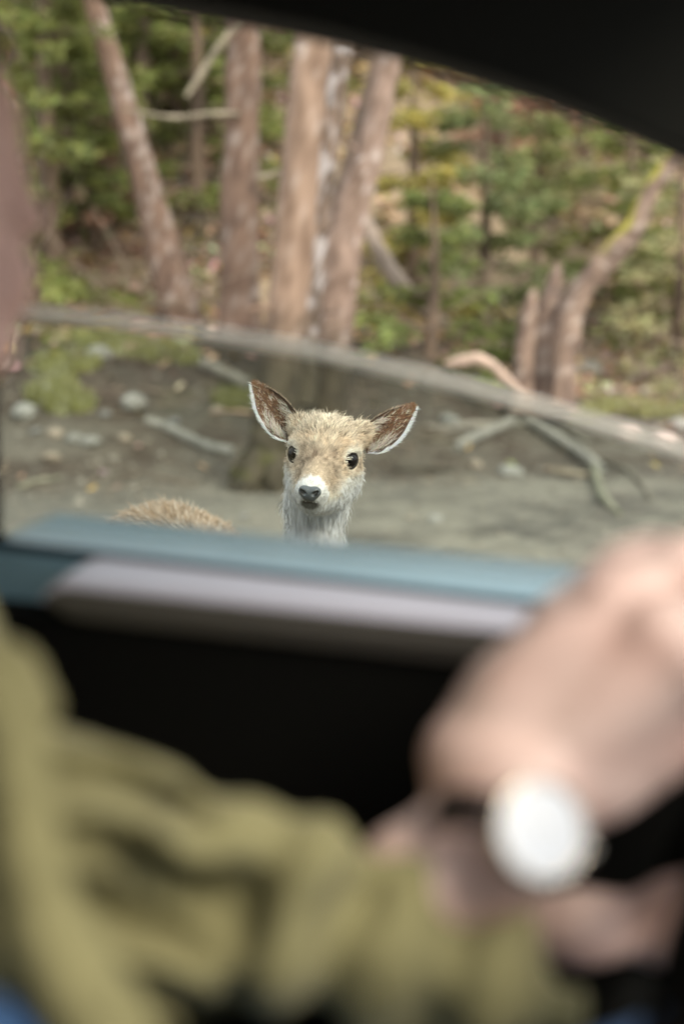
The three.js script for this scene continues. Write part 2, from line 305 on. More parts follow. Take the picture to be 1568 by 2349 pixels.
// high crown above the picture: sparse spring leaves on a few limbs
function highCrown(tree, top, r, n, tone) {
  const L = new Leaves();
  for (let i = 0; i < n; i++) { const v = V(rr(-1, 1), rr(-1, 1), rr(-1, 1)); if (v.length() > 1 || fbm(v.x * 3, v.y * 3 + top.x, v.z * 3, 2) < -0.05) { i -= 0.7; continue; } const p = top.clone().add(v.multiply(V(r, r * 1.1, r))), f = rr(0.7, 1.3); L.add(p, V(rr(-1, 1), rr(-1, 0.3), rr(-1, 1)).normalize(), rr(0.08, 0.16), rr(0.05, 0.09), [tone[0] * f, tone[1] * f, tone[2] * f]); }
  part('crown', L.geo(), leafMat, tree);
}
function trunkTree(label, list, d, dd, colOpt, cols, { rough = 0.15, ridge = 0.2, crown = 1, limbs = [] } = {}) {
  const [pts, radii] = pathPts(list, d, dd), t = thing('tree', label, 'tree', null, null);
  const col = barkCol(...cols, colOpt);
  part('trunk', tube(pts, radii, { seg: 90, rad: 22, rough, ridge, freq: 7, col }), woodMat, t);
  for (const [l, ld] of limbs) { const [bp, br] = pathPts(l, ld); part('branch', tube(bp, br, { seg: 20, rad: 7, rough: 0.2, col: (x, y, z) => { const f = 0.85 + 0.6 * noise(x * 9, y * 9, z * 9); return [0.34 * f, 0.29 * f, 0.2 * f]; } }), woodMat, t); }
  for (let k = 0; k < 5; k++) { const u = 0.12 + 0.42 * rnd(), q = new THREE.CatmullRomCurve3(pts, false, 'centripetal').getPoint(u), s = rnd() < 0.5 ? -1 : 1, l = rr(0.15, 0.5), e = q.clone().add(V(s * l, rr(-0.02, 0.22), rr(-0.1, 0.25))); part('branch', tube([q, q.clone().lerp(e, 0.5).add(V(0, 0.02, 0)), e], [0.022, 0.014, 0.006], { seg: 8, rad: 6, rough: 0.3, col: (x, y, z) => cols[0].map((v) => v * (1 + 0.6 * noise(x * 20, y * 20, z * 20))) }), woodMat, t); }
  if (crown) highCrown(t, pts[pts.length - 1], 1.5, 420 * crown, [0.22, 0.22, 0.05]);
  return t;
}
const BROWN = [[0.195, 0.125, 0.085], [0.36, 0.30, 0.25], [0.10, 0.062, 0.042]], PALE = [[0.28, 0.20, 0.152], [0.46, 0.40, 0.355], [0.14, 0.093, 0.066]], DARK = [[0.17, 0.12, 0.085], [0.42, 0.39, 0.37], [0.07, 0.05, 0.035]], WARM = [[0.26, 0.178, 0.122], [0.43, 0.36, 0.30], [0.13, 0.082, 0.052]];
trunkTree('grey brown trunk leaning to the left, leftmost of the trunks', [[470, 900, 110], [445, 800, 98], [410, 700, 90], [375, 570, 78], [340, 440, 66], [300, 300, 60], [258, 150, 50], [215, 10, 44], [110, -330, 38], [-20, -700, 28], [-130, -1050, 14]], 12.9, 0.03, { lichen: 0.2, side: 1 }, BROWN);
trunkTree('straight upright brown trunk between the leaning trunk and the warm pale one', [[552, 960, 112], [550, 860, 98], [550, 770, 92], [551, 500, 84], [557, 200, 76], [561, 40, 72], [565, -400, 60], [570, -900, 40], [575, -1300, 16]], 12.6, 0, { lichen: 0.16 }, BROWN, { limbs: [[[[556, 40, 14], [500, 110, 15], [462, 170, 17], [428, 222, 10]], 12.3], [[[548, 262, 14], [480, 262, 13], [400, 270, 11], [280, 250, 6]], 12.4], [[[590, 408, 15], [620, 402, 16], [646, 392, 8]], 12.4]] });
trunkTree('thick warm tan trunk with mossy foot standing on the mud behind the deer', [[588, 1150, 140], [597, 1108, 112], [604, 1070, 98], [620, 1000, 94], [634, 890, 88], [650, 770, 90], [676, 520, 86], [701, 260, 82], [719, 85, 80], [755, -250, 74], [790, -700, 50], [815, -1100, 20]], 9.9, 0.03, { lichen: 0.09, darkTo: 1.3 }, WARM, { ridge: 0.24, rough: 0.16 });
trunkTree('thin dark trunk dotted with white lichen right behind the thick tan trunk', [[690, 930, 64], [698, 780, 60], [735, 450, 56], [765, 220, 56], [785, 90, 52], [840, -300, 40], [900, -700, 18]], 10.6, 0.02, { lichen: 0.26, side: -1, darkTo: 1.3 }, DARK);
trunkTree('pale pinkish trunk leaning right with a spotted grey top', [[744, 990, 84], [757, 800, 88], [775, 650, 86], [798, 520, 76], [835, 390, 66], [868, 255, 58], [893, 140, 54], [945, -150, 44], [1010, -500, 30], [1060, -800, 14]], 10.9, 0.03, { lichen: 0.15, darkTo: 1.25 }, PALE);
trunkTree('slim dark trunk squeezed behind the pale leaning trunk', [[715, 900, 50], [735, 700, 48], [785, 450, 42], [828, 290, 36], [862, 150, 30], [905, -100, 22], [950, -350, 10]], 11.6, 0.02, { lichen: 0.0 }, DARK, { crown: 0.4 });
trunkTree('dark slender trunk just left of the leaning trunk foot', [[320, 800, 50], [318, 700, 46], [314, 560, 40], [318, 400, 32], [326, 180, 26], [332, 0, 22], [345, -400, 10]], 14.5, 0.05, { lichen: 0.0 }, DARK, { crown: 0.4 });
{ // root flares of the thick tan trunk
  const t = scene.children.find((o) => o.userData.label?.startsWith('thick warm tan trunk')), cl = barkCol(...WARM, { lichen: 0, darkTo: 1.3 });
  for (const [x0, x1, w, dd] of [[575, 528, 46, 0], [600, 560, 50, -0.25], [618, 640, 48, -0.25], [628, 672, 42, 0]]) { const p0 = at(x0, 1048, 9.9 + dd * 0.3), p1 = at((x0 + x1) / 2, 1090, 9.9 + dd * 0.7), p2 = at(x1, 1122, 9.9 + dd); p2.y = heightAt(p2.x, p2.z) - 0.03; part('root_flare', tube([p0, p1, p2], [w * 0.6 * 9.9 / FPX, w * 0.55 * 9.9 / FPX, w * 0.25 * 9.9 / FPX], { seg: 14, rad: 10, rough: 0.25, col: cl }), woodMat, t); }
}
// broken tree with a mossy bough
{
  const t = thing('broken_tree', 'broken brown tree stump with splintered tops and a long mossy bough', 'tree stump'), d = 12.6;
  const col = barkCol([0.23, 0.16, 0.115], [0.38, 0.31, 0.25], [0.09, 0.06, 0.045], { lichen: 0.18 });
  const tb = (list, name, opt = {}) => { const [p, r] = pathPts(list, d + (opt.d ?? 0)); return part(name, tube(p, r, { seg: 40, rad: 14, rough: 0.22, ridge: 0.3, freq: 9, col, ...opt }), woodMat, t); };
  tb([[1255, 960, 130], [1250, 880, 104], [1252, 780, 84], [1262, 690, 58], [1274, 640, 34], [1280, 598, 12]], 'trunk');
  tb([[1195, 950, 60], [1198, 860, 50], [1206, 760, 44], [1218, 690, 30], [1224, 660, 8]], 'splinter', { d: -0.2 });
  tb([[1285, 940, 62], [1290, 860, 56], [1300, 760, 56], [1322, 690, 52], [1366, 625, 54], [1412, 575, 52], [1452, 520, 46], [1490, 440, 42], [1535, 375, 38], [1600, 290, 32], [1680, 180, 22], [1740, 60, 10]], 'bough', { d: -0.35, seg: 80, col: (x, y, z, tt, a) => mix3(col(x, y, z, tt, a), [0.30, 0.28, 0.025], sstep(1.62, 1.85, y) * sstep(0.1, 0.7, Math.cos(a - 3.6) + 0.6 * noise(x * 6, y * 6, z * 6))) });
}
// wood lying about
{
  const wood = (label, list, d, base, name = 'fallen_branch', rough = 0.18) => { const [p, r] = pathPts(list, d); for (const q of p) { const g = heightAt(q.x, q.z); if (q.y < g + 0.01) q.y = g + 0.01; }
    const m = part(numbered(name), tube(p, r, { seg: 34, rad: 10, rough, freq: 12, col: (x, y, z) => { const f = 0.8 + 0.8 * fbm(x * 11, y * 11, z * 11, 3); return base.map((c) => c * f); } }), woodMat, scene); return tag(m, label, 'branch'); };
  const lay = (label, list, base, lift = 0.3, name = 'fallen_branch') => { // resting on the ground it covers in the picture
    const p = list.map(([x, y]) => drop(x, y)), r = list.map(([, , w], i) => w / 2 * p[i].clone().sub(EYE).dot(camF) / FPX); p.forEach((q, i) => q.y += r[i] * lift + (list[i][3] ?? 0));
    const m = part(numbered(name), tube(p, r, { seg: 40, rad: 10, rough: 0.22, freq: 12, col: (x, y, z) => { const f = 0.8 + 0.8 * fbm(x * 11, y * 11, z * 11, 3); return base.map((c) => c * f); } }), woodMat, scene); return tag(m, label, name === 'tree_root' ? 'root' : 'branch'); };
  lay('bent whitish branch lying on the mud left of the deer', [[335, 972, 16], [380, 988, 22], [430, 1016, 25], [480, 1034, 24], [535, 1048, 24]], [0.38, 0.36, 0.3], 0.8);
  lay('grey brown branch leaning on the bank beside the mossy trunk', [[462, 848, 26], [510, 872, 28], [575, 905, 30]], [0.30, 0.27, 0.21], 1.2);
  wood('peeled pinkish branch arching over the bank beside the broken tree', [[1020, 838, 12], [1050, 832, 30], [1095, 824, 28], [1125, 838, 26], [1160, 872, 24], [1195, 905, 18]], 11.2, [0.5, 0.37, 0.28]);
  lay('pale root running left from the root tangle, lower one', [[1175, 975, 24], [1120, 1000, 22], [1075, 1022, 28], [1045, 1040, 22]], [0.34, 0.32, 0.27], 0.8, 'tree_root');
  lay('thin pale root running left from the root tangle, upper one', [[1150, 990, 24], [1080, 985, 22], [1010, 995, 20], [975, 985, 12]], [0.34, 0.30, 0.24], 0.8, 'tree_root');
  lay('thick whitish root sloping down to the right across the mud', [[1195, 970, 26], [1245, 1000, 32], [1300, 1035, 28], [1340, 1062, 30], [1385, 1095, 20]], [0.38, 0.36, 0.30], 1.0, 'tree_root');
  lay('slender greenish root dropping below the thick whitish root', [[1362, 1080, 22], [1370, 1120, 20], [1385, 1155, 22], [1420, 1185, 12]], [0.30, 0.29, 0.2], 0.9, 'tree_root');
  lay('short tan stick lying below the thick whitish root', [[1265, 1090, 16], [1310, 1094, 18], [1350, 1096, 12]], [0.36, 0.30, 0.21], 0.9);
  lay('long dark stick half sunk in the mud right of the deer', [[900, 1082, 14], [960, 1080, 18], [1040, 1084, 14]], [0.11, 0.095, 0.07], 0.4);
  lay('thin pale stick on the mud at the far left', [[40, 1125, 12], [85, 1112, 14], [140, 1100, 10]], [0.3, 0.28, 0.2], 0.9);
  wood('pale fallen trunk slanting down to the right behind the pale leaning tree', [[835, 500, 30], [870, 580, 40], [915, 650, 42], [970, 710, 34], [1040, 755, 24], [1100, 780, 12]], 13.4, [0.36, 0.29, 0.23], 'fallen_log', 0.14);
}
{
  const root = (label, list, base) => { const p = list.map(([x, y]) => drop(x, y)), r = list.map(([, , w], i) => w / 2 * p[i].clone().sub(EYE).dot(camF) / FPX); p.forEach((q, i) => q.y += r[i] * 0.8);
    const m = part(numbered('tree_root'), tube(p, r, { seg: 30, rad: 8, rough: 0.25, freq: 12, col: (x, y, z) => { const f = 0.8 + 0.8 * fbm(x * 11, y * 11, z * 11, 3); return base.map((v) => v * f); } }), woodMat, scene); tag(m, label, 'root'); };
  root('thin grey root crossing above the thick whitish root', [[1180, 985, 14], [1230, 965, 16], [1290, 985, 14], [1345, 1020, 10]], [0.30, 0.28, 0.22]);
  root('thin tan root trailing right of the root tangle', [[1385, 1060, 10], [1430, 1080, 14], [1470, 1115, 12], [1490, 1150, 8]], [0.27, 0.24, 0.18]);
  root('thin brown root between the two roots running left', [[1130, 985, 10], [1070, 1004, 14], [1000, 1015, 12], [940, 1008, 8]], [0.22, 0.19, 0.14]);
}
// conifers and bushes on the slope
const GREENS = { mid: [0.205, 0.235, 0.068], dark: [0.165, 0.185, 0.062], yellow: [0.38, 0.345, 0.10], blue: [0.19, 0.225, 0.095], pale: [0.36, 0.36, 0.18], tan: [0.52, 0.37, 0.2], gold: [0.62, 0.43, 0.11] };
function conifer(label, px, d, h, r, tone, { from = 0.04, density = 1, name = 'conifer', droop = 0.35 } = {}) {
  const b = at(px, 700, d); b.y = heightAt(b.x, b.z) - 0.1;
  const t = thing(name, label, name === 'conifer' ? 'conifer' : 'bush', b), L = new Leaves(), br = [], lv = Math.round(h * 3.2);
  const bark = (x, y, z) => { const f = 0.8 + 0.7 * noise(x * 9, y * 9, z * 9); return [0.17 * f, 0.12 * f, 0.08 * f]; };
  part('trunk', tube([V(0, 0, 0), V(rr(-0.05, 0.05), h * 0.5, 0), V(0, h, 0)], [0.05 + 0.012 * h, 0.03 + 0.006 * h, 0.006], { seg: 16, rad: 8, col: bark }), woodMat, t);
  for (let i = 0; i < lv; i++) {
    const f = from + (1 - from) * i / lv, y = h * f, R = r * (1 - f) ** 0.7 * rr(0.75, 1.15) + 0.1, nb = 5 + Math.floor(3 * rnd());
    for (let k = 0; k < nb; k++) {
      if (rnd() > 0.72 * density + 0.03) continue;
      const a = rr(0, 6.283), dir = V(Math.cos(a), rr(-0.1, 0.25), Math.sin(a)), len = R * rr(0.7, 1.15), tn = 0.82 + 0.36 * rnd();
      const tip = V(0, y, 0).addScaledVector(dir, len); tip.y -= droop * len * len * 0.5;
      if (len > 0.5) br.push(tube([V(0, y, 0), V(0, y, 0).addScaledVector(dir, len * 0.5).setY(y + dir.y * len * 0.5 - droop * len * len * 0.1), tip], [0.02, 0.012, 0.004], { seg: 5, rad: 4, cap: false, col: bark }));
      const n = Math.ceil(len * 15 * density) + 2;
      for (let q = 0; q < n; q++) {
        const s = (0.2 + 0.8 * (q + rnd()) / n), p = V(0, y + dir.y * len * s - droop * len * len * 0.5 * s * s, 0).addScaledVector(V(dir.x, 0, dir.z), len * s);
        for (let e = 0; e < 6; e++) {
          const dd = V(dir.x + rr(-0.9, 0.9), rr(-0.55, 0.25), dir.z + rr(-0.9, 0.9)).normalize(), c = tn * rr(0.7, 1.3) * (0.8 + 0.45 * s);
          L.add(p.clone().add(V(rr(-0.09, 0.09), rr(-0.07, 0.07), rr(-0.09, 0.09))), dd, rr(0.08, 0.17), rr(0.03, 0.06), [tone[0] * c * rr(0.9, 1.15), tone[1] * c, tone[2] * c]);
        }
      }
    }
  }
  part('crown', L.geo(), leafMat, t);
  if (br.length) part('branches', mergeGeometries(br), woodMat, t).userData.kind = 'stuff';
  return t;
}
const G = GREENS;
conifer('mid green conifer filling the left edge of the view, nearest the car pillar', 120, 13.6, 5.2, 1.2, G.mid);
conifer('dark green conifer between the left edge conifer and the leaning trunk', 235, 15.5, 5.5, 1.2, G.dark);
conifer('low green conifer on the bank edge left of the leaning trunk', 165, 14.3, 2.5, 1.0, G.mid);
conifer('low green conifer between the dark slender trunk and the upright trunk', 415, 15.6, 2.9, 1.0, G.mid);
conifer('green conifer half way up the slope behind the dark slender trunk', 290, 17.6, 4.2, 1.2, G.yellow);
conifer('green conifer seen left of the upright trunk at mid height', 480, 17.4, 3.9, 1.1, G.mid);
conifer('yellow green conifer left of the leaning trunk top', 60, 17.5, 6.4, 1.5, G.yellow, { density: 0.8 });
conifer('green conifer directly behind the leaning trunk', 330, 16.5, 4.6, 1.2, G.mid, { density: 0.8 });
conifer('bright green conifer between the leaning trunk and the upright trunk', 455, 14.8, 3.9, 1.0, G.mid);
conifer('yellowish conifer high on the slope left of the upright trunk', 440, 20.5, 4.4, 1.5, G.yellow, { density: 0.7 });
conifer('dark conifer low behind the upright trunk foot', 490, 15.8, 2.6, 1.0, G.dark);
conifer('small green conifer seen between the upright and the thick tan trunk', 610, 17.0, 3.2, 0.9, G.mid, { density: 0.7 });
conifer('golden leaved sapling above the gap between upright and tan trunks', 625, 19.0, 6.4, 0.9, G.gold, { from: 0.5, density: 0.5, name: 'sapling' });
conifer('golden leaved sapling seen in the gap left of the spotted trunk top', 835, 18.0, 5.6, 0.8, G.gold, { from: 0.45, density: 0.5, name: 'sapling' });
conifer('bright yellow green conifer right of the pale leaning trunk', 945, 14.4, 3.2, 0.85, G.yellow);
conifer('low green conifer with sweeping boughs at the end of the fallen trunk', 985, 12.7, 1.75, 0.95, [0.17, 0.205, 0.06]);
conifer('blue green conifer in the middle right, left of the broken tree', 1100, 14.2, 3.0, 0.95, G.blue);
conifer('dark green conifer right behind the broken tree', 1230, 15.2, 2.7, 1.0, G.dark);
conifer('pale green conifer above the mossy bough', 1330, 17.2, 4.2, 1.3, G.pale, { density: 0.8 });
conifer('mid green conifer behind the right end of the mossy bough', 1440, 15.6, 2.9, 1.0, G.mid);
conifer('pale sage conifer at the right edge under the mossy bough', 1560, 14.4, 3.0, 0.9, G.pale, { density: 0.85 });
conifer('mid green conifer high on the slope right of the spotted trunk', 1130, 20.5, 3.2, 1.3, G.yellow, { density: 0.45 });
conifer('tan leafed bush high on the slope at centre right', 1010, 19.0, 3.6, 1.3, G.tan, { density: 0.8, name: 'bush', droop: 0.1 });
conifer('rusty leafed bush half way up the slope above the blue green conifer', 1150, 17.5, 2.5, 0.9, [0.36, 0.22, 0.15], { density: 0.7, name: 'bush', droop: 0.1 });
conifer('tan leafed bush at the top of the view left of the upright trunk', 400, 22.5, 5.2, 1.2, G.tan, { density: 0.8, name: 'bush', droop: 0.1 });
conifer('rusty leafed bush low between the dark trunk and the leaning trunk', 225, 14.2, 1.5, 0.7, [0.22, 0.13, 0.085], { density: 0.7, name: 'bush', droop: 0.1 });
conifer('golden leafed bush under the roof edge at the upper right', 1480, 17.8, 4.9, 0.8, G.gold, { from: 0.6, density: 0.55, name: 'sapling' });
conifer('pale straw coloured bush high on the slope above the blue green conifer', 1090, 20.0, 4.0, 1.5, [0.55, 0.44, 0.28], { density: 0.7, name: 'bush', droop: 0.1 });
conifer('pale straw coloured bush high on the slope under the roof edge at right', 1390, 19.5, 3.8, 1.5, [0.50, 0.41, 0.27], { density: 0.7, name: 'bush', droop: 0.1 });
conifer('pinkish leafed bush high on the slope above the broken tree', 1260, 18.6, 3.4, 0.9, [0.50, 0.34, 0.26], { density: 0.7, name: 'bush', droop: 0.1 });
conifer('straw coloured bush behind the gap right of the pale leaning trunk', 930, 18.0, 4.2, 0.9, [0.52, 0.42, 0.22], { density: 0.7, name: 'bush', droop: 0.1 });
conifer('tan leafed bush half way up the slope left of the leaning trunk', 170, 18.5, 3.2, 0.9, G.tan, { density: 0.6, name: 'bush', droop: 0.1 });
// thin bare twigs tangled over the slope
{
  const n = 1300, g = new THREE.CylinderGeometry(0.3, 1, 1, 5).translate(0, 0.5, 0), m = new THREE.InstancedMesh(g, std([1, 1, 1], 0.9), n); m.name = 'brushwood'; m.castShadow = m.receiveShadow = true;
  for (let i = 0; i < n; i++) {
    const x = rr(-5, 6), on = i % 5 < 2, z = on ? bankStart(x) - rr(-0.5, 2.8) : -12.8 - 8 * rnd() ** 1.5, l = on ? rr(0.1, 0.5) : rr(0.3, 1.5), w = rr(0.004, 0.012), f = on ? rr(0.4, 1.1) : rr(0.6, 1.3);
    M4.compose(V(x, heightAt(x, z) - 0.01 + (on ? 0.02 : rr(0, 0.6) * rnd()), z), QT.setFromEuler(on ? EU.set(rr(-0.3, 0.3), rr(0, 6.3), 1.57 + rr(-0.25, 0.25)) : EU.set(rr(-1.3, 1.3), 0, rr(-1.4, 1.4))), V(w, l, w)); m.setMatrixAt(i, M4); m.setColorAt(i, CL.setRGB(0.3 * f, 0.235 * f, 0.17 * f));
  }
  scene.add(m); tag(m, 'thin bare twigs tangled over the bank and the wooded slope', 'brushwood', null, 'stuff');
}

// ---------------------------------------------------------------- deer
{
  const deer = thing('deer', 'pale brown deer looking at the car, ears spread, standing outside the window', 'deer', V(at(735, 1420, 2.52).x, 0, at(735, 1420, 2.52).z));
  const inv = deer.position.clone().negate();
  const mm = 0.001, rt = Math.PI / 180;
  // head frame: z along the muzzle, y up, origin between the eyes
  const M = at(741, 1047, 2.36), view = new THREE.Matrix4().makeBasis(camR, camU, camF.clone().negate());
  const HM = new THREE.Matrix4().makeTranslation(M.x, M.y, M.z).multiply(view).multiply(new THREE.Matrix4().makeRotationZ(-6.5 * rt)).multiply(new THREE.Matrix4().makeRotationY(-6.5 * rt)).multiply(new THREE.Matrix4().makeRotationX(18 * rt));
  const HI = HM.clone().invert(), W2L = (v) => v.clone().applyMatrix4(HI), L2W = (x, y, z) => V(x, y, z).multiplyScalar(mm).applyMatrix4(HM);
  const F = new Field(), v = (x, y, z) => V(x * mm, y * mm, z * mm);
  F.ell(v(0, 12, -42), v(52, 42, 54), 0.03).ell(v(0, 10, -14), v(45, 37, 36), 0.03);
  for (const s of [-1, 1]) F.ell(v(s * 43, 15, -6), v(15, 11, 18), 0.02).cap(v(s * 40, -24, -22), v(s * 25, -34, 45), 0.021, 0.013, 0.03);
  F.cap(v(0, -6, 5), v(0, -20, 96), 0.033, 0.020, 0.03).ell(v(0, -29, 108), v(25, 20, 23), 0.02);
  F.cap(v(0, -58, -25), v(0, -53, 92), 0.038, 0.0165, 0.03);
  for (const s of [-1, 1]) F.cap(v(s * 34, -50, -28), v(s * 16, -56, 40), 0.0235, 0.015, 0.03);
  for (const s of [-1, 1]) F.ell(v(s * 55, 28, -58), v(17, 20, 16), 0.02);
  const neckA = W2L(at(746, 1040, 2.45)), neckB = W2L(at(726, 1150, 2.465)), neckC = W2L(at(720, 1250, 2.475)), neckD = W2L(at(712, 1360, 2.53));
  F.chain([neckA, neckB, neckC, neckD], [0.050, 0.044, 0.039, 0.058], 0.03);
  const eyeL = v(-44.5, 1, 6), eyeR = v(44.5, 1, 6);
  for (const e of [eyeL, eyeR]) F.ell(e.clone().add(v(Math.sign(e.x) * 4, -1, 3)), v(12, 12, 12)).sub(0.007);
  F.cap(v(-16, -42.5, 127), v(16, -42.5, 127), 0.0018).sub(0.003);
  const TAN = [0.66, 0.495, 0.335], SAND = [0.80, 0.67, 0.50], BRN = [0.22, 0.15, 0.10], WHT = [0.86, 0.845, 0.80], CREAM = [0.86, 0.77, 0.63];
  const headCol = (x, y, z) => {          // local metres
    const X = x / mm, Y = y / mm, Z = z / mm, n = fbm(X * 0.05, Y * 0.05, Z * 0.05, 3), n2 = noise(X * 0.16, Y * 0.16, Z * 0.16);
    let c = mix3(TAN, SAND, clamp(0.45 + 1.3 * n + 0.3 * n2));
    c = mix3(c, SAND, sstep(30, 60, Y) * 0.7);
    const face = sstep(-40, -5, Z) * sstep(34, 14, Y) * sstep(44, 24, Math.abs(X)) * sstep(100, 55, Z);
    c = mix3(c, BRN, face * clamp(0.6 + 1.7 * n + 0.6 * n2));
    c = mix3(c, [0.46, 0.35, 0.24], sstep(45, 80, Z) * sstep(-30, -10, Y) * 0.6);
    c = mix3(c, CREAM, sstep(-14, -38, Y + 0.1 * Z + 6 * n) * 0.8);
    c = mix3(c, WHT, sstep(28, 46, Math.abs(X)) * sstep(-12, -34, Y + 6 * n2) * 0.75);
    c = mix3(c, WHT, sstep(-38, -58, Y + 0.06 * Z + 8 * n) * 0.95);
    c = mix3(c, WHT, sstep(106, 118, Z + 16 * sstep(-20, -36, Y) + 5 * n2) * 0.97);
    for (const e of [eyeL, eyeR]) {
      const d = Math.hypot(x - e.x, y - e.y, z - e.z) / mm, up = sstep(-4, 8, Y);
      c = mix3(c, CREAM, sstep(28, 20, d) * sstep(11, 15, d) * (0.25 + 0.6 * up));
      c = mix3(c, [0.03, 0.022, 0.018], sstep(17.2, 14.0, d));
      const tear = Math.hypot((Math.abs(X) - 37) * 0.9, (Y + 9) * 0.8, (Z - 16) * 0.5); c = mix3(c, [0.07, 0.045, 0.03], sstep(7, 3, tear) * 0.8);
    }
    if (Z > 105 && Math.abs(Y + 42.5) < 7) c = mix3(c, [0.05, 0.04, 0.035], sstep(5, 2, Math.abs(Y + 42.5 + Math.abs(X) * 0.12)) * sstep(16, 10, Math.abs(X)));
    c = mix3(c, [0.06, 0.05, 0.045], sstep(11, 5, Math.hypot(X * 0.5, Y + 47, (Z - 122) * 0.4)) * 0.8);
    return c;
  };
  const box = new THREE.Box3(v(-82, -330, -120), v(82, 82, 150));
  box.expandByPoint(neckD.clone().addScalar(-0.09)).expandByPoint(neckD.clone().addScalar(0.09));
  const headGeo = F.mesh(0.0034, headCol, box);
  const headLocal = headGeo.clone();
  headGeo.applyMatrix4(HM);

  // trunk and legs in the world
  const B = new Field(), chest = at(700, 1500, 2.66), rump = at(372, 1313, 3.14), ax = rump.clone().sub(chest).setY(0).normalize(), sd = V(ax.z, 0, -ax.x);
  const mid = chest.clone().lerp(rump, 0.5).add(V(0, -0.06, 0));
  B.chain([at(720, 1250, 2.475), at(712, 1360, 2.53), chest], [0.047, 0.064, 0.135], 0.06);
  B.chain([chest, mid, rump], [0.145, 0.15, 0.138], 0.08);
  B.cap(rump, rump.clone().addScaledVector(ax, 0.10).add(V(0, -0.06, 0)), 0.12, 0.08, 0.05);
  B.cap(rump.clone().addScaledVector(ax, 0.17).add(V(0, 0.0, 0)), rump.clone().addScaledVector(ax, 0.22).add(V(0, -0.16, 0)), 0.022, 0.012, 0.02);
  for (const s of [-1, 1]) {
    const fl = chest.clone().addScaledVector(sd, s * 0.085), hl = rump.clone().addScaledVector(sd, s * 0.085), Y = (p, y, k) => p.clone().addScaledVector(ax, k).setY(y);
    B.chain([fl, Y(fl, 0.47, 0.03), Y(fl, 0.26, 0.0), Y(fl, 0.05, 0.0), Y(fl, 0.02, -0.02)], [0.085, 0.042, 0.024, 0.016, 0.022], 0.03);
    B.chain([hl, Y(hl, 0.52, -0.07), Y(hl, 0.31, 0.10), Y(hl, 0.06, 0.05), Y(hl, 0.02, 0.03)], [0.11, 0.065, 0.026, 0.016, 0.022], 0.03);
  }
  const bodyCol = (x, y, z, n) => { const f = 1 + 0.5 * fbm(x * 14, y * 14, z * 14, 3); let c = mix3([0.38, 0.27, 0.165], [0.33, 0.21, 0.115], sstep(0.2, 0.9, n.y)); c = mix3(c, [0.6, 0.53, 0.42], sstep(-0.2, -0.8, n.y)); if (y < 0.04) c = [0.03, 0.025, 0.02]; return c.map((k) => k * f); };
  const trunkGeo = B.mesh(0.011, bodyCol);
  const furMat = vcol(0.95, { sheen: 0.25, sheenColor: new THREE.Color(0.9, 0.85, 0.75), sheenRoughness: 0.6 });
  const body = part('body', mergeGeometries([headGeo, trunkGeo.clone()]).translate(inv.x, inv.y, inv.z), furMat, deer);

  // hair
  const S = new Strands(), nose = v(0, -26, 132), down = camU.clone().negate();
  const downL = down.clone().transformDirection(HI);
  sampleSurface(headLocal, 95000, (m) => m.z > -0.13, (q, n) => {
    const X = q.x / mm, Y = q.y / mm, Z = q.z / mm, dn = q.distanceTo(nose) / mm;
    if (dn < 14) return;
    for (const e of [eyeL, eyeR]) if (q.distanceTo(e) < 0.0178) return;
    if (Z > 104 && Math.abs(Y + 42.5) < 3.5) return;
    const low = sstep(-30, -62, Y), crown = sstep(26, 48, Y) * sstep(30, 0, Z);
    let dir = q.clone().sub(nose).normalize().lerp(V(Math.sign(X) * 0.3, -0.9, -0.25), 0.25 + 0.35 * sstep(20, 45, Math.abs(X)) * sstep(10, -20, Y));
    dir.lerp(downL, low);
    if (Z < -60 || Y < -95) dir.lerp(downL, 0.7);
    const clump = fbm(X * 0.09, Y * 0.09, Z * 0.09 + 5, 2), lock = noise(X * 0.15, Y * 0.15, Z * 0.15 + 11), wisp = rnd() < 0.10;
    dir.add(V(rr(-1, 1), rr(-1, 1), rr(-1, 1)).multiplyScalar(0.2 + 0.3 * crown)).add(V(clump, noise(X * 0.06, Y * 0.06 + 9, Z * 0.06), clump * 0.5).multiplyScalar(0.45 + 0.5 * crown));
    dir.addScaledVector(n, -dir.dot(n)).normalize();
    dir.addScaledVector(n, 0.11 + 0.36 * crown + 0.12 * low + 0.26 * lock * (0.4 + crown + low) + (wisp ? 0.14 + 0.2 * crown + 0.18 * sstep(25, 45, Math.abs(X)) : 0)).normalize();
    let len = lerp(4.5, 9, sstep(35, 150, dn)) + 6 * crown + 4 * low * sstep(100, 20, Z) + (Y < -95 ? 6 : 0);
    len *= rr(0.75, 1.3) * mm * (wisp ? 1.45 : 1) * (1 + 0.25 * lock);
    const c = headCol(q.x, q.y, q.z), f = rr(0.7, 1.25) * (1 + 0.55 * clump + 0.5 * lock), dk = crown > 0.3 && rnd() < 0.3 ? 0.5 : 1;
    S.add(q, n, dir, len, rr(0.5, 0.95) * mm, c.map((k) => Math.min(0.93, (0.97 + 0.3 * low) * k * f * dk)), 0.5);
  });
  const furGeo = S.geo().applyMatrix4(HM), S2 = new Strands();
  const R0 = rump.clone();
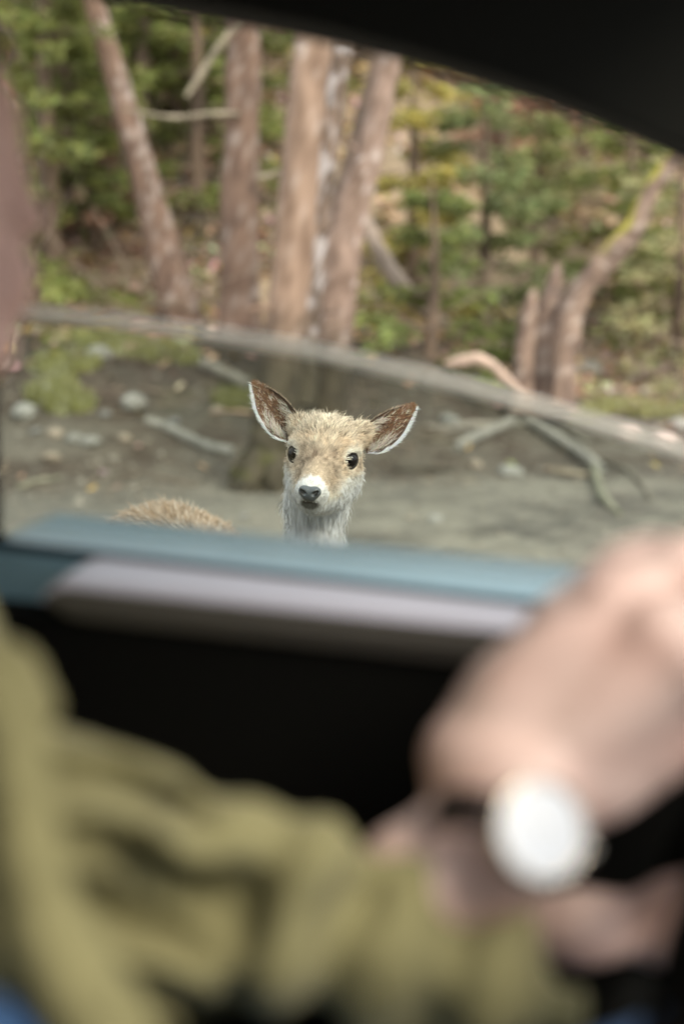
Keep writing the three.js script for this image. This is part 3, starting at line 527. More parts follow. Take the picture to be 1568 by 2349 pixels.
  sampleSurface(trunkGeo, 30000, (m) => m.y > 0.60 && m.z < -2.72, (q, n) => {
    if (n.y < -0.1) return;
    const dir = ax.clone().multiplyScalar(0.8).add(V(rr(-0.35, 0.35), rr(-0.2, 0.3), rr(-0.35, 0.35))).addScaledVector(sd, 0.7 * n.dot(sd)); dir.addScaledVector(n, -dir.dot(n)).normalize();
    const up = sstep(0.5, 0.95, n.y), cl = noise(q.x * 30, q.y * 30, q.z * 30);
    dir.addScaledVector(n, 0.32 + 0.3 * up + 0.5 * cl).normalize();
    const f = rr(0.7, 1.4), c = rnd() < 0.25 ? [0.52, 0.44, 0.34] : [0.31, 0.215, 0.135];
    S2.add(q, n, dir, rr(0.014, 0.036) * (rnd() < 0.15 ? 1.5 : 1), rr(0.0011, 0.002), c.map((k) => k * f), 0.5);
  });
  // whiskers
  const fur = part('fur', mergeGeometries([furGeo, S2.geo()]).translate(inv.x, inv.y, inv.z), furMat, deer); fur.userData.kind = 'stuff';

  // eyes
  const eyeMat = std([0.010, 0.007, 0.006], 0.14, { specularIntensity: 0.55 }), lidMat = std([0.03, 0.022, 0.018], 0.6);
  const browMat = vcol(0.95);
  [[eyeL, -1], [eyeR, 1]].forEach(([e, s]) => {
    const p = e.clone().add(v(s * 1.2, 0, 1.6)).applyMatrix4(HM).add(inv);
    const m = part('eye', new THREE.SphereGeometry(0.0132, 32, 24), eyeMat, deer); m.position.copy(p);
    const out = V(s * 0.72, 0.08, 0.69).transformDirection(HM), q = new THREE.Quaternion().setFromUnitVectors(V(0, 0, 1), out);
    // upper lid: a hooded shell over the eyeball, and a ring
    const ring = new THREE.TorusGeometry(0.0122, 0.0016, 8, 28).scale(0.98, 1.06, 1); const lid = part('eyelid', ring, lidMat, deer); lid.position.copy(p).addScaledVector(out, 0.0056); lid.quaternion.copy(q);
  });
  // nose
  {
    const N = new Field();
    N.ell(v(0, -25, 126), v(16.6, 9.6, 10.4), 0.008).ell(v(0, -32, 127), v(11, 8.4, 8.8), 0.008).ell(v(-9.5, -22.5, 126.5), v(7.6, 7, 8.5), 0.006).ell(v(9.5, -22.5, 126.5), v(7.6, 7, 8.5), 0.006);
    for (const s of [-1, 1]) { N.cap(v(s * 7.5, -25, 136), v(s * 12.5, -21.5, 132), 0.0032, 0.0024).sub(0.002); }
    N.cap(v(0, -44, 137), v(0, -30, 139.5), 0.0009).sub(0.0015);
    const g = N.mesh(0.0012, (x, y, z) => { const f = 0.85 + 0.5 * noise(x * 900, y * 900, z * 900), b = sstep(-36 * mm, -40 * mm, y); const nos = Math.min(Math.hypot(x - 0.0102, y + 0.0233, (z - 0.135) * 0.5), Math.hypot(x + 0.0102, y + 0.0233, (z - 0.135) * 0.5)); return mix3([0.085 * f, 0.098 * f, 0.105 * f], [0.012, 0.012, 0.012], Math.max(b * 0.6, sstep(0.0055, 0.0032, nos))); }).applyMatrix4(HM).translate(inv.x, inv.y, inv.z);
    part('nose', g, vcol(0.42, { clearcoat: 0.25, clearcoatRoughness: 0.35 }), deer);
  }
  // ears: cupped leaves with a white rim and pale tufts inside
  const ear = (base, tip, wide, faceTo, label, ws) => {
    const A = tip.clone().sub(base), len = A.length(); A.normalize();
    const Nn = faceTo.clone().addScaledVector(A, -faceTo.dot(A)).normalize(), Sd = A.clone().cross(Nn).normalize();
    const wf = (u) => wide * (Math.sin(Math.PI * clamp(0.12 + 0.88 * u) ** 0.82) ** 0.8 * 0.97 + 0.02) * (u < 0.1 ? 0.75 + 2.5 * u : 1), nu = 26, nv = 20;
    const pt = (u, w, off) => { const W = wf(u), cup = 0.50 * W * (1 - u * 0.55); return base.clone().addScaledVector(A, len * (u - 0.05 * w * w * (1 - u))).addScaledVector(Sd, W * Math.sin(w * 1.25) / Math.sin(1.25)).addScaledVector(Nn, cup * (w * w * 1.5 - 0.75) + 0.010 * Math.sin(u * 3.1) + off * (1 - w * w * 0.75)); };
    const P = [], C = [], I = [];
    const inside = (u, w) => { const n = fbm(u * 5 + base.x * 40, w * 3, 2, 3); let c = mix3([0.055, 0.032, 0.022], [0.17, 0.088, 0.05], clamp(0.5 + 1.8 * n)); c = mix3(c, [0.05, 0.04, 0.035], sstep(0.45, 0.2, u) * 0.6 * sstep(0.1, 0.6, Math.abs(w))); c = mix3(c, [0.80, 0.82, 0.82], sstep(0.93, 1.05, w * ws + 0.35 * n)); c = mix3(c, [0.05, 0.035, 0.028], sstep(0.9, 0.98, -w * ws)); return c; };
    const nI = (nu + 1) * (nv + 1);
    for (const off of [0.0012, -0.0035]) for (let i = 0; i <= nu; i++) for (let j = 0; j <= nv; j++) { const u = i / nu, w = j / nv * 2 - 1, p = pt(u, w, off).add(inv); P.push(p.x, p.y, p.z); C.push(...(off > 0 ? inside(u, w) : mix3([0.48, 0.36, 0.23], [0.75, 0.73, 0.68], sstep(0.7, 1, Math.abs(w))))); }
    for (let k = 0; k < 2; k++) for (let i = 0; i < nu; i++) for (let j = 0; j < nv; j++) { const a = k * nI + i * (nv + 1) + j, b = a + nv + 1; I.push(...(k ? [a, a + 1, b, b, a + 1, b + 1] : [a, b, a + 1, b, b + 1, a + 1])); }
    for (let i = 0; i < nu; i++) for (const j of [0, nv]) { const a = i * (nv + 1) + j, b = a + nv + 1; I.push(a, b, a + nI, b, b + nI, a + nI); }
    const e = part('ear', geoOf(P, null, C, I), furMat, deer); if (label) e.userData.label = label;
    const H = new Strands();
    for (let i = 0; i < 5200; i++) {
      const k = rnd(); let u, w, dir, l, c, n;
      if (k < 0.34) { const s = rnd() < 0.78 ? ws : -ws, own = s === ws; u = rnd() * (own ? 1 : 0.97); w = s * (own ? 1 - 0.4 * rnd() * rnd() : rr(0.93, 1)); dir = Sd.clone().multiplyScalar(s * rr(0.3, 0.9)).addScaledVector(A, 0.8).addScaledVector(Nn, rr(-0.1, 0.5)); l = (own ? rr(0.003, 0.010) : rr(0.002, 0.005)) * (rnd() < 0.1 ? 1.5 : 1); c = own ? [0.80, 0.82, 0.82] : rnd() < 0.6 ? [0.42, 0.33, 0.24] : [0.10, 0.07, 0.05]; }
      else if (k < 0.41) { u = rr(0.02, 0.55) * rr(0.5, 1); w = (rnd() < 0.62 ? -1 : 1) * (0.35 + 0.4 * rnd()) * earIn; dir = A.clone().multiplyScalar(0.9).addScaledVector(Sd, -Math.sign(w) * rr(-0.2, 0.8)).addScaledVector(Nn, 0.35); l = rr(0.010, 0.022); c = [0.70, 0.63, 0.53]; }
      else { u = rnd(); w = rr(-0.85, 0.85); dir = A.clone().addScaledVector(Sd, w * 0.7 + rr(-0.4, 0.4)).addScaledVector(Nn, 0.3); l = rr(0.004, 0.010); const f = rr(0.7, 1.5); c = rnd() < 0.12 ? [0.6, 0.5, 0.38] : [0.20 * f, 0.10 * f, 0.05 * f]; const nb = fbm(u * 7 + base.x * 30, w * 4, 8, 2); if (nb > 0.2 && u > 0.15 && u < 0.85) c = [0.62, 0.54, 0.42]; }
      H.add(pt(u, w, 0.001), Nn, dir.normalize(), l, rr(0.0004, 0.0008), c.map((x) => x * rr(0.85, 1.1)), 0.3);
    }
    const h = part('ear_hair', H.geo().translate(inv.x, inv.y, inv.z), furMat, e); h.userData.kind = 'stuff';
  };
  const earIn = 1;
  ear(at(672, 1000, 2.415), at(583, 879, 2.43), 0.0285, V(0.10, -0.05, 1), 'ear raised higher, on the left in the photo', -1);
  ear(at(834, 1022, 2.415), at(948, 931, 2.43), 0.0280, V(-0.05, -0.12, 1), 'ear held lower, on the right in the photo', 1);
}

// ---------------------------------------------------------------- car (local axes: x to the front, z to the passenger side, the driver's door at negative z)
const YAW = 15 * Math.PI / 180, car = thing('car', 'car interior seen from the passenger seat, dark door with blue sill and half lowered window', 'car', V(0, 0, 0));
car.rotation.y = -YAW;
car.updateMatrixWorld();
const carInv = car.matrixWorld.clone().invert();
const onPlane = (px, py, lz) => { const o = EYE.clone().applyMatrix4(carInv), r = rayOf(px, py).transformDirection(carInv), t = (lz - o.z) / r.z; return o.addScaledVector(r, t); };
const toCar = (p) => p.clone().applyMatrix4(carInv);
const BLACK = std([0.0035, 0.0035, 0.003], 0.85, { specularIntensity: 0.12 }), SOFT = std([0.016, 0.016, 0.013], 0.95, { specularIntensity: 0.4 }), TRIM_LIT = std([0.42, 0.41, 0.475], 0.4), TRIM_SHADE = std([0.085, 0.078, 0.068], 0.8), BLUE = std([0.155, 0.265, 0.33], 0.34, { clearcoat: 0.6, clearcoatRoughness: 0.2 });  // door pad plastic has two tones, light and shade put into the colour
// sweep of a closed profile: sections = [{x, pts: [[z, y], ...]}]
function sweep(sections) {
  const P = [], I = [], n = sections[0].pts.length;
  for (const s of sections) for (const [z, y] of s.pts) P.push(s.x, y, z);
  for (let i = 0; i + 1 < sections.length; i++) for (let j = 0; j < n; j++) { const a = i * n + j, b = i * n + (j + 1) % n; I.push(a, b, a + n, b, b + n, a + n); }
  for (const i of [0, sections.length - 1]) for (let j = 1; j < n - 1; j++) I.push(...(i ? [i * n, i * n + j, i * n + j + 1] : [0, j + 1, j]));
  const g = geoOf(P, null, null, I).toNonIndexed(); g.computeVertexNormals(); return g;
}
const lineY = (pa, pb, lz) => { const a = onPlane(...pa, lz), b = onPlane(...pb, lz); return (x) => a.y + (b.y - a.y) * (x - a.x) / (b.x - a.x); };
// heights of the door top, read along the car
const yTrimIn = lineY([130, 1330], [1200, 1438], -0.845), yTrimOut = lineY([130, 1266], [1240, 1396], -0.895), ySill = lineY([60, 1168], [1340, 1300], -1.0), yFace = lineY([160, 1436], [1150, 1550], -0.85);
const xTrim0 = onPlane(120, 1300, -0.86).x, xEnd = 0.95, XS = (a, b, n) => Array.from({ length: n + 1 }, (_, i) => a + (b - a) * i / n);
{
  const end = (x) => Math.sqrt(clamp(1 - (1 - clamp((x - xTrim0) / 0.022)) ** 2));
  const xs = [...XS(xTrim0, xTrim0 + 0.022, 8), ...XS(xTrim0 + 0.05, xEnd, 24)];
  // top of the door pad, sky light put into its pale tone
  part('trim_top', sweep(xs.map((x) => { const e = end(x), m = (yTrimIn(x) + yFace(x)) / 2, g = (y) => m + (y - m) * e; return { x, pts: [[-0.843, g(yTrimIn(x) - 0.004)], [-0.846, g(yTrimIn(x) + 0.001)], [-0.862, g((yTrimIn(x) * 2 + yTrimOut(x)) / 3 + 0.001)], [-0.882, g((yTrimIn(x) + 2 * yTrimOut(x)) / 3 + 0.001)], [-0.895, g(yTrimOut(x))], [-0.897, g(yTrimOut(x) - 0.012)], [-0.85, g(yTrimIn(x) - 0.012)]] }; })), TRIM_LIT, car);
  part('trim_face', sweep(xs.map((x) => { const e = end(x), m = (yTrimIn(x) + yFace(x)) / 2, g = (y) => m + (y - m) * e; return { x, pts: [[-0.8445, g(yTrimIn(x) - 0.0045)], [-0.846, g(lerp(yTrimIn(x), yFace(x), 0.5))], [-0.853, g(yFace(x) + 0.004)], [-0.862, g(yFace(x))], [-0.89, g(yFace(x))], [-0.89, g(yTrimIn(x) - 0.013)]] }; })), TRIM_SHADE, car);  // front of the same pad, shade put into its darker tone
  const x0 = onPlane(25, 1200, -0.95).x, xb = XS(x0, xEnd, 26), rnd0 = (x) => Math.sqrt(clamp(1 - (1 - clamp((x - x0) / 0.02)) ** 2));
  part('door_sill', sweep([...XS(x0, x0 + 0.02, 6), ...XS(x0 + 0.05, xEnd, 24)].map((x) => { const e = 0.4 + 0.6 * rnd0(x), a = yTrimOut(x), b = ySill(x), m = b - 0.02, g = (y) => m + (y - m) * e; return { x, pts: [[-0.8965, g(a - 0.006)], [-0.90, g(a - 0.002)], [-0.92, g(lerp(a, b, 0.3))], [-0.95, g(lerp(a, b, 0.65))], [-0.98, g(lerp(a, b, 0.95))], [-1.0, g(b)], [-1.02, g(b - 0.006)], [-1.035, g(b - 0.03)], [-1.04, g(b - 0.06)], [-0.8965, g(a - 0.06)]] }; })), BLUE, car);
  part('window_seal', sweep(XS(x0 + 0.01, xEnd, 24).map((x) => { const y = yTrimOut(x) + 0.001; return { x, pts: [[-0.8945, y], [-0.8955, y + 0.0028], [-0.8985, y + 0.0028], [-0.8995, y], [-0.897, y - 0.004]] }; })), BLACK, car);
  // black lower door panel, outer skin, body side
  part('door_panel', sweep(XS(-0.62, xEnd, 12).map((x) => ({ x, pts: [[-0.858, yFace(x) + 0.002], [-0.858, 0.78], [-0.80, 0.74], [-0.80, 0.66], [-0.86, 0.62], [-0.86, 0.30], [-0.93, 0.30], [-0.93, yFace(x) + 0.002]] }))), BLACK, car);
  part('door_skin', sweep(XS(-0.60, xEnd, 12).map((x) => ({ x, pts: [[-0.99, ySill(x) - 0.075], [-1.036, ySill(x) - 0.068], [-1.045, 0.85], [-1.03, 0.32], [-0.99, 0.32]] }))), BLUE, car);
  // rear door and pillar behind the driver
  const xp = onPlane(6, 1050, -0.99).x - 0.006, pil = [[xp - 0.16, 0.3], [xp, 0.3], [xp, 1.22], [xp - 0.02, 1.62], [xp - 0.18, 1.62]];
  const ex = (pts, z0, z1, mat, name, bev = 0.006) => { const s = new THREE.Shape(pts.map(([x, y]) => new THREE.Vector2(x, y))); const g = new THREE.ExtrudeGeometry(s, { depth: z1 - z0 - 2 * bev, bevelEnabled: true, bevelSize: bev, bevelThickness: bev, bevelSegments: 3, curveSegments: 8 }).translate(0, 0, z0 + bev); return part(name, g, mat, car); };
  ex(pil, -0.99, -0.90, BLACK, 'pillar');
  ex([[-1.6, 0.3], [xp - 0.17, 0.3], [xp - 0.17, 1.1], [-1.6, 1.12]], -1.0, -0.9, BLACK, 'rear_door');
  // roof rail: its lower edge sweeps down into the front pillar
  const rail = [[-60, -110], [90, -72], [300, -30], [400, -10], [525, 12], [745, 58], [955, 113], [1110, 160], [1270, 212], [1420, 272], [1568, 338], [1760, 436], [2100, 630], [2700, 1000]].map(([x, y]) => onPlane(x, y, -0.93)).map((p) => [p.x, p.y]);
  const rx = rail[rail.length - 1][0];
  ex([[-1.6, 1.48], [-0.75, 1.495], ...rail, [rx + 0.12, 1.06], [0.62, 1.46], [0.3, 1.62], [-1.6, 1.64]], -1.0, -0.91, SOFT, 'roof_rail', 0.004);
  // roof over the cabin, open to the windscreen in front and the side window behind the camera
  part('roof', sweep(XS(-1.6, 0.10, 10).map((x) => ({ x, pts: [[-0.92, 1.56], [-0.6, 1.60], [0, 1.62], [0.5, 1.60], [0.5, 1.66], [-0.92, 1.66]] }))), SOFT, car);
  part('windscreen_header', sweep([0.08, 0.14].map((x) => ({ x, pts: [[-0.92, 1.55], [0.5, 1.57], [0.5, 1.64], [-0.92, 1.64]] }))), SOFT, car);
  part('dashboard', sweep(XS(-0.90, 0.55, 10).map((z) => ({ x: z, pts: [[0.50, 0.88], [0.56, 0.92], [0.75, 0.95], [1.1, 0.96], [1.1, 0.4], [0.7, 0.4], [0.52, 0.75]] }))).applyMatrix4(new THREE.Matrix4().makeBasis(V(0, 0, 1), V(0, 1, 0), V(1, 0, 0))), BLACK, car);
  part('passenger_door', sweep(XS(-1.6, 1.1, 4).map((x) => ({ x, pts: [[0.5, 0.3], [0.56, 0.3], [0.56, 1.12], [0.5, 1.10]] }))), BLACK, car);
  part('dimming_passenger_pane', geoOf([-0.45, 1.11, 0.53, 1.0, 1.11, 0.53, 0.3, 1.58, 0.525, -0.45, 1.6, 0.525], null, null, [0, 1, 2, 0, 2, 3]), new THREE.MeshPhysicalMaterial({ color: new THREE.Color().setRGB(0.62, 0.62, 0.60), roughness: 0.02, transmission: 1, thickness: 0 }), car);  // unseen pane, added and tinted to dim the light on the sleeve
  part('rear_side_blocker', sweep(XS(-1.6, -0.45, 2).map((x) => ({ x, pts: [[0.505, 1.0], [0.555, 1.0], [0.545, 1.60], [0.505, 1.60]] }))), BLACK, car);  // unseen panel, added to keep side light off the driver
  part('rear_wall', new THREE.BoxGeometry(0.04, 1.3, 1.45).translate(-1.6, 0.95, -0.2), BLACK, car);
  part('floor', new THREE.BoxGeometry(2.9, 0.05, 1.5).translate(-0.2, 0.27, -0.2), BLACK, car);
  // driver's seat
  part('seat_cushion', new THREE.BoxGeometry(0.5, 0.16, 0.48, 4, 2, 4).translate(-0.34, 0.56, -0.5), BLACK, car);
  part('seat_back', new THREE.BoxGeometry(0.12, 0.62, 0.46).rotateZ(0.3).translate(-0.72, 0.88, -0.52), BLACK, car);
  // window: half lowered pane with a ground edge
  const edge = [[-40, 707], [90, 719], [300, 740], [480, 764], [700, 800], [900, 845], [1100, 893], [1300, 950], [1568, 1032], [1900, 1150], [2300, 1310]].map(([x, y]) => onPlane(x, y, -0.945));
  const gz = -0.945, gt = 0.0045, low = (p) => Math.min(ySill(p.x) - 0.03, p.y - 0.01), tilt = (y) => 0.10 * (y - 1.1);
  const GP = [], GI = [];
  edge.forEach((p) => { const y0 = low(p); for (const [y, z] of [[p.y - 0.0012, gz], [y0, gz], [p.y - 0.0012, gz - gt], [y0, gz - gt]]) GP.push(p.x, y, z); });
  for (let i = 0; i + 1 < edge.length; i++) { const a = i * 4; GI.push(a, a + 1, a + 4, a + 1, a + 5, a + 4, a + 2, a + 6, a + 3, a + 3, a + 6, a + 7); }
  const glassMat = new THREE.MeshPhysicalMaterial({ color: new THREE.Color().setRGB(0.80, 0.83, 0.81), roughness: 0.01, transmission: 1, thickness: 0, ior: 1.5 });
  const pane = part('window_glass', geoOf(GP, null, null, GI), glassMat, car);
  const curve = new THREE.CatmullRomCurve3(edge.map((p) => V(p.x, p.y, gz - gt / 2)));
  const EP = [], EI = [], nE = 60, ring = [[-1, -1.3], [-1, 0.1], [-0.7, 0.75], [0, 1], [0.7, 0.75], [1, 0.1], [1, -1.3]];
  for (let i = 0; i <= nE; i++) { const c = curve.getPoint(i / nE); for (const [z, y] of ring) EP.push(c.x, c.y + y * 0.0034, c.z + z * 0.0032); }
  for (let i = 0; i < nE; i++) for (let j = 0; j < ring.length; j++) { const a = i * ring.length + j, b = i * ring.length + (j + 1) % ring.length; EI.push(a, b, a + ring.length, b, b + ring.length, a + ring.length); }
  part('glass_edge', geoOf(EP, null, null, EI), std([0.92, 0.89, 0.82], 0.75, { transmission: 0.6, thickness: 0 }), pane);
  // windscreen
  const W = [V(0.14, 1.56, -0.88), V(0.14, 1.58, 0.46), V(1.08, 0.97, 0.52), V(1.08, 0.97, -0.9)];
  part('windscreen', geoOf(W.flatMap((p) => [p.x, p.y, p.z]), null, null, [0, 1, 2, 0, 2, 3]), new THREE.MeshPhysicalMaterial({ color: new THREE.Color(0.97, 0.985, 0.98), roughness: 0.01, transmission: 1, thickness: 0 }), car);
  // steering wheel
  const hub = toCar(at(1640, 2150, 0.62)), sw = new THREE.Group(); sw.name = 'steering_wheel'; sw.position.copy(hub); sw.rotation.set(0, Math.PI / 2, 0); car.add(sw);
  part('rim', new THREE.TorusGeometry(0.172, 0.014, 14, 60).rotateX(0.42), BLACK, sw);
  part('hub_pad', new THREE.SphereGeometry(0.05, 20, 14).scale(1.1, 0.8, 0.4).rotateX(0.42), BLACK, sw);
  for (const a of [0, Math.PI, -Math.PI / 2]) part('spoke', new THREE.BoxGeometry(0.12, 0.03, 0.016).translate(0.11, 0, 0).rotateZ(a).rotateX(0.42), BLACK, sw);
}
// ---------------------------------------------------------------- driver
{
  const o = at(-420, 2300, 0.74), person = thing('person', 'driver in a khaki jacket and blue jeans, right arm reaching to the steering wheel', 'person', o), inv = o.clone().negate();
  const put = (g) => g.translate(inv.x, inv.y, inv.z), K = 1.18, an = (x, y, z) => at(x, y, z * K);   // an: points of the near arm
  const skinCol = (x, y, z) => { const n = fbm(x * 22, y * 22, z * 22, 3), m = noise(x * 60, y * 60, z * 60); const k = mix3([0.63, 0.45, 0.385], [0.55, 0.345, 0.285], clamp(0.4 + 1.5 * n + 0.2 * m)); return y > 1.16 ? [k[0] * 1.12, k[1] * 0.98, k[2] * 0.92] : k; };  // face made redder in colour to offset the dim bluish light
  const shR = an(-760, 1290, 0.64), shL = at(-640, 1330, 1.0), elR = an(150, 1980, 0.60), elL = at(350, 2150, 0.90), wr = an(1150, 1930, 0.60);
  const S = new Field();
  // torso, neck
  const chest = at(-560, 1500, 0.80), hips = at(-520, 2700, 0.78), neck0 = at(-560, 1150, 0.80);
  S.chain([hips, chest, at(-560, 1260, 0.80)], [0.11, 0.115, 0.07], 0.08).cap(at(-560, 1300, 0.80), at(-480, 780, 0.79), 0.056, 0.054, 0.04);
  S.cap(shR, shL, 0.055, 0.055, 0.06);
  // head in profile, facing the windscreen
  const D = 0.775, px = (n) => n * D / FPX;
  S.ell(at(-416, 300, D + 0.02), V(px(390), px(400), 0.074), 0.04).ell(at(-206, 480, D + 0.02), V(px(200), px(370), 0.062), 0.04);
  S.cap(at(-166, 770, D + 0.02), at(-36, 800, D + 0.02), px(130), px(75), 0.03);       // jaw, chin
  S.cap(at(-46, 270, D + 0.02), at(-86, 240, D + 0.02), px(75), px(110), 0.03);          // brow
  S.cap(at(-26, 350, D + 0.02), at(69, 500, D + 0.02), px(30), px(44), 0.025);           // nose
  S.cap(at(-26, 620, D + 0.02), at(36, 628, D + 0.02), px(60), px(42), 0.02).cap(at(-26, 700, D + 0.02), at(28, 695, D + 0.02), px(60), px(40), 0.015); // lips
  S.ell(at(-536, 420, D - 0.055), V(0.018, 0.032, 0.010), 0.012);                          // ear
  S.ell(at(-76, 340, D - 0.035), V(0.022, 0.014, 0.016)).sub(0.02);                        // eye socket
  S.ell(at(-78, 342, D - 0.026), V(0.013, 0.012, 0.012), 0.004);                           // eye
  // arms
  S.chain([shR, elR, an(760, 2150, 0.63), wr], [0.044, 0.030, 0.026, 0.027], 0.02);
  S.chain([shL, elL, at(1120, 2150, 0.86)], [0.048, 0.040, 0.030], 0.03);
  const bodyGeo = S.mesh(0.007, skinCol);
  // right hand, wrist to knuckles, thumb lying along the rim
  const H = new Field(K);
  H.chain([an(960, 2030, 0.588),  an(1110, 1950, 0.598),  an(1190, 1820, 0.60)], [0.027, 0.0265, 0.026], 0.014);
  const kn = [[1395, 1395, 0.612], [1500, 1455, 0.598], [1590, 1540, 0.594], [1665, 1650, 0.600]].map((a) =>  an(...a)), ca = [[1150, 1760, 0.610], [1215, 1780, 0.604], [1270, 1800, 0.604], [1310, 1820, 0.608]].map((a) =>  an(...a));
  kn.forEach((k, i) => H.cap(ca[i], k, 0.017, 0.0145 - 0.001 * i, 0.008));
  H.cap(an(1130, 1790, 0.60),  an(1380, 1800, 0.605), 0.018, 0.013, 0.01);
  H.ell(an(1350, 1640, 0.605), V(0.045 * K, 0.045 * K, 0.012 * K), 0.008);
  H.chain([an(1075, 1735, 0.615),  an(1175, 1610, 0.62),  an(1305, 1455, 0.625),  an(1432, 1325, 0.63),  an(1500, 1275, 0.635)], [0.0205, 0.0195, 0.016, 0.0125, 0.010], 0.014);
  const f = [[[1560, 1290, 0.62], [1660, 1330, 0.645], [1690, 1430, 0.66]], [[1690, 1370, 0.60], [1790, 1440, 0.63], [1790, 1540, 0.655]], [[1780, 1490, 0.595], [1860, 1570, 0.625], [1840, 1660, 0.65]], [[1830, 1630, 0.602], [1890, 1710, 0.63], [1850, 1780, 0.65]]];
  f.forEach((c, i) => H.chain([kn[i], ...c.map((a) =>  an(...a))], [0.0125, 0.0105, 0.009, 0.0075], 0.008));
  const handGeo = H.mesh(0.0032, skinCol);
  // left wrist and hand low on the wheel, beyond the right cuff
  const Lh = new Field();
  Lh.chain([at(1080, 2140, 0.80), at(1330, 2128, 0.78), at(1560, 2120, 0.77)], [0.018, 0.016, 0.018], 0.02);
  [[1770, 2060], [1780, 2110], [1780, 2160], [1760, 2210]].forEach(([x, y], i) => { Lh.cap(at(1560, 2085 + 22 * i, 0.77), at(x, y, 0.76), 0.013, 0.012, 0.02); Lh.chain([at(x, y, 0.76), at(x + 110, y - 30, 0.75), at(x + 150, y + 30, 0.74), at(x + 90, y + 70, 0.74)], [0.0105, 0.0095, 0.0085, 0.007], 0.007); });
  Lh.chain([at(1570, 2080, 0.76), at(1660, 2010, 0.745), at(1760, 1975, 0.735)], [0.014, 0.0115, 0.009], 0.012);
  const body = part('body', put(mergeGeometries([bodyGeo, handGeo, Lh.mesh(0.0036, skinCol)])), vcol(0.55, { sheen: 0.1, sheenColor: new THREE.Color(1, 0.8, 0.7) }), person);
  // hair
  const Hr = new Field();
  Hr.ell(at(-456, 230, D + 0.02), V(px(400), px(390), 0.084), 0.03).cap(at(-266, -10, D + 0.02), at(-86, 60, D + 0.02), px(110), px(62), 0.03).ell(at(-76, 120, D + 0.02), V(px(62), px(60), 0.06), 0.03).cap(at(-636, 400, D + 0.02), at(-656, 800, D + 0.02), 0.07, 0.05, 0.03);
  Hr.ell(at(-216, 560, D - 0.02), V(px(290), px(330), 0.10)).sub(0.02);
  Hr.warp = (x, y, z) => 0.004 * fbm(x * 40, y * 40, z * 40, 3);
  part('hair', put(Hr.mesh(0.008)), std([0.018, 0.013, 0.009], 0.6), person);
  // jacket
  const J = new Field();
  J.chain([at(-520, 2700, 0.78), at(-560, 1520, 0.80), at(-560, 1300, 0.80)], [0.125, 0.13, 0.09], 0.05).cap(at(-740, 1330, 0.64), at(-640, 1350, 1.0), 0.07, 0.07, 0.06);
  J.chain([shR, an(-300, 1715, 0.575), an(150, 1990, 0.545), an(380, 2060, 0.56), an(600, 2085, 0.565), an(900, 2175, 0.59), an(1130, 2268, 0.60)], [0.074, 0.058, 0.049, 0.039, 0.034, 0.036, 0.034], 0.03);
  J.cap(an(1090, 2250, 0.60),  an(1235, 2330, 0.602), 0.038, 0.0135, 0.02);
  J.chain([shL, at(350, 2150, 0.88), at(1090, 2160, 0.87)], [0.065, 0.05, 0.036], 0.03);
  // folds: low rounded ridges on the near side of the sleeve
  const fold = (pts, r, k = 0.012) => J.chain(pts.map((a) => an(...a)), (Array.isArray(r) ? r : pts.map(() => r)).map((q) => q * K * 1.15), k);
  fold([[-60, 1500, 0.535], [20, 1560, 0.525], [80, 1650, 0.522]], 0.010);
  fold([[215, 1975, 0.507], [285, 2010, 0.508], [370, 1975, 0.512], [440, 1950, 0.518], [540, 1950, 0.527], [640, 1940, 0.54]], [0.008, 0.009, 0.009, 0.009, 0.010, 0.009]);
  fold([[620, 1945, 0.54], [700, 1965, 0.543], [780, 2000, 0.556]], [0.009, 0.010, 0.008]);
  fold([[520, 1930, 0.53], [545, 2060, 0.53], [590, 2170, 0.535], [690, 2225, 0.55]], [0.008, 0.009, 0.010, 0.006]);
  fold([[660, 1960, 0.535], [680, 2120, 0.545]], [0.012, 0.010], 0.02);
  fold([[780, 1995, 0.558], [930, 2000, 0.572]], [0.008, 0.008]);
  fold([[800, 2130, 0.56], [950, 2190, 0.563], [1100, 2260, 0.57], [1230, 2320, 0.58]], [0.010, 0.013, 0.013, 0.010], 0.018);
  // hollows between the folds
  const hollow = (pts, r) => { for (let i = 0; i + 1 < pts.length; i++) { J.cap(an(...pts[i]), an(...pts[i + 1]), r * 1.4, r * 1.4).sub(0.008); } };
  hollow([[110, 1900, 0.488], [240, 1912, 0.494], [330, 1890, 0.505]], 0.009);
  hollow([[130, 2090, 0.490], [330, 2120, 0.508], [450, 2100, 0.516]], 0.020);
  // creases: across the upper arm, hanging along the forearm
  const cf = V(0, 0, 0);
  J.warp = (x, y, z) => {
    cf.set(x, y, z).sub(EYE); const dz = cf.dot(camF), px = 784 + FPX * cf.x / dz, py = 1174.5 - FPX * cf.dot(camU) / dz;
    const w1 = sstep(520, 380, px) * sstep(-260, -60, px) * sstep(1560, 1740, py), w2 = sstep(430, 560, px), n = fbm(x * 14, y * 14, z * 14, 2);
    const s1 = Math.sin((py - 0.26 * px + 60 * Math.sin(px / 170) + 70 * n) / 142 * 6.283 + 0.6), s2 = Math.sin((px + 0.35 * (py - 1900) + 130 * n) / 250 * 6.283 + 1.2);
    return -0.0095 * w1 * s1 - 0.0085 * w2 * s2 * (0.6 + n) + 0.003 * fbm(x * 26, y * 26, z * 26, 3);
  };
  const khaki = (x, y, z) => { const n = 1 + 0.25 * fbm(x * 60, y * 60, z * 60, 3); return [0.205 * n, 0.184 * n, 0.082 * n]; };
  part('jacket', put(J.mesh(0.0052, khaki)), vcol(0.9, { sheen: 0.2, sheenColor: new THREE.Color(0.8, 0.75, 0.55) }), person);
  // open front edge of the jacket hanging beside the arm
  const E = new Field(K), hem = (l, r, k = 0.01) => E.chain(l.map((a) => an(...a)), r, k);
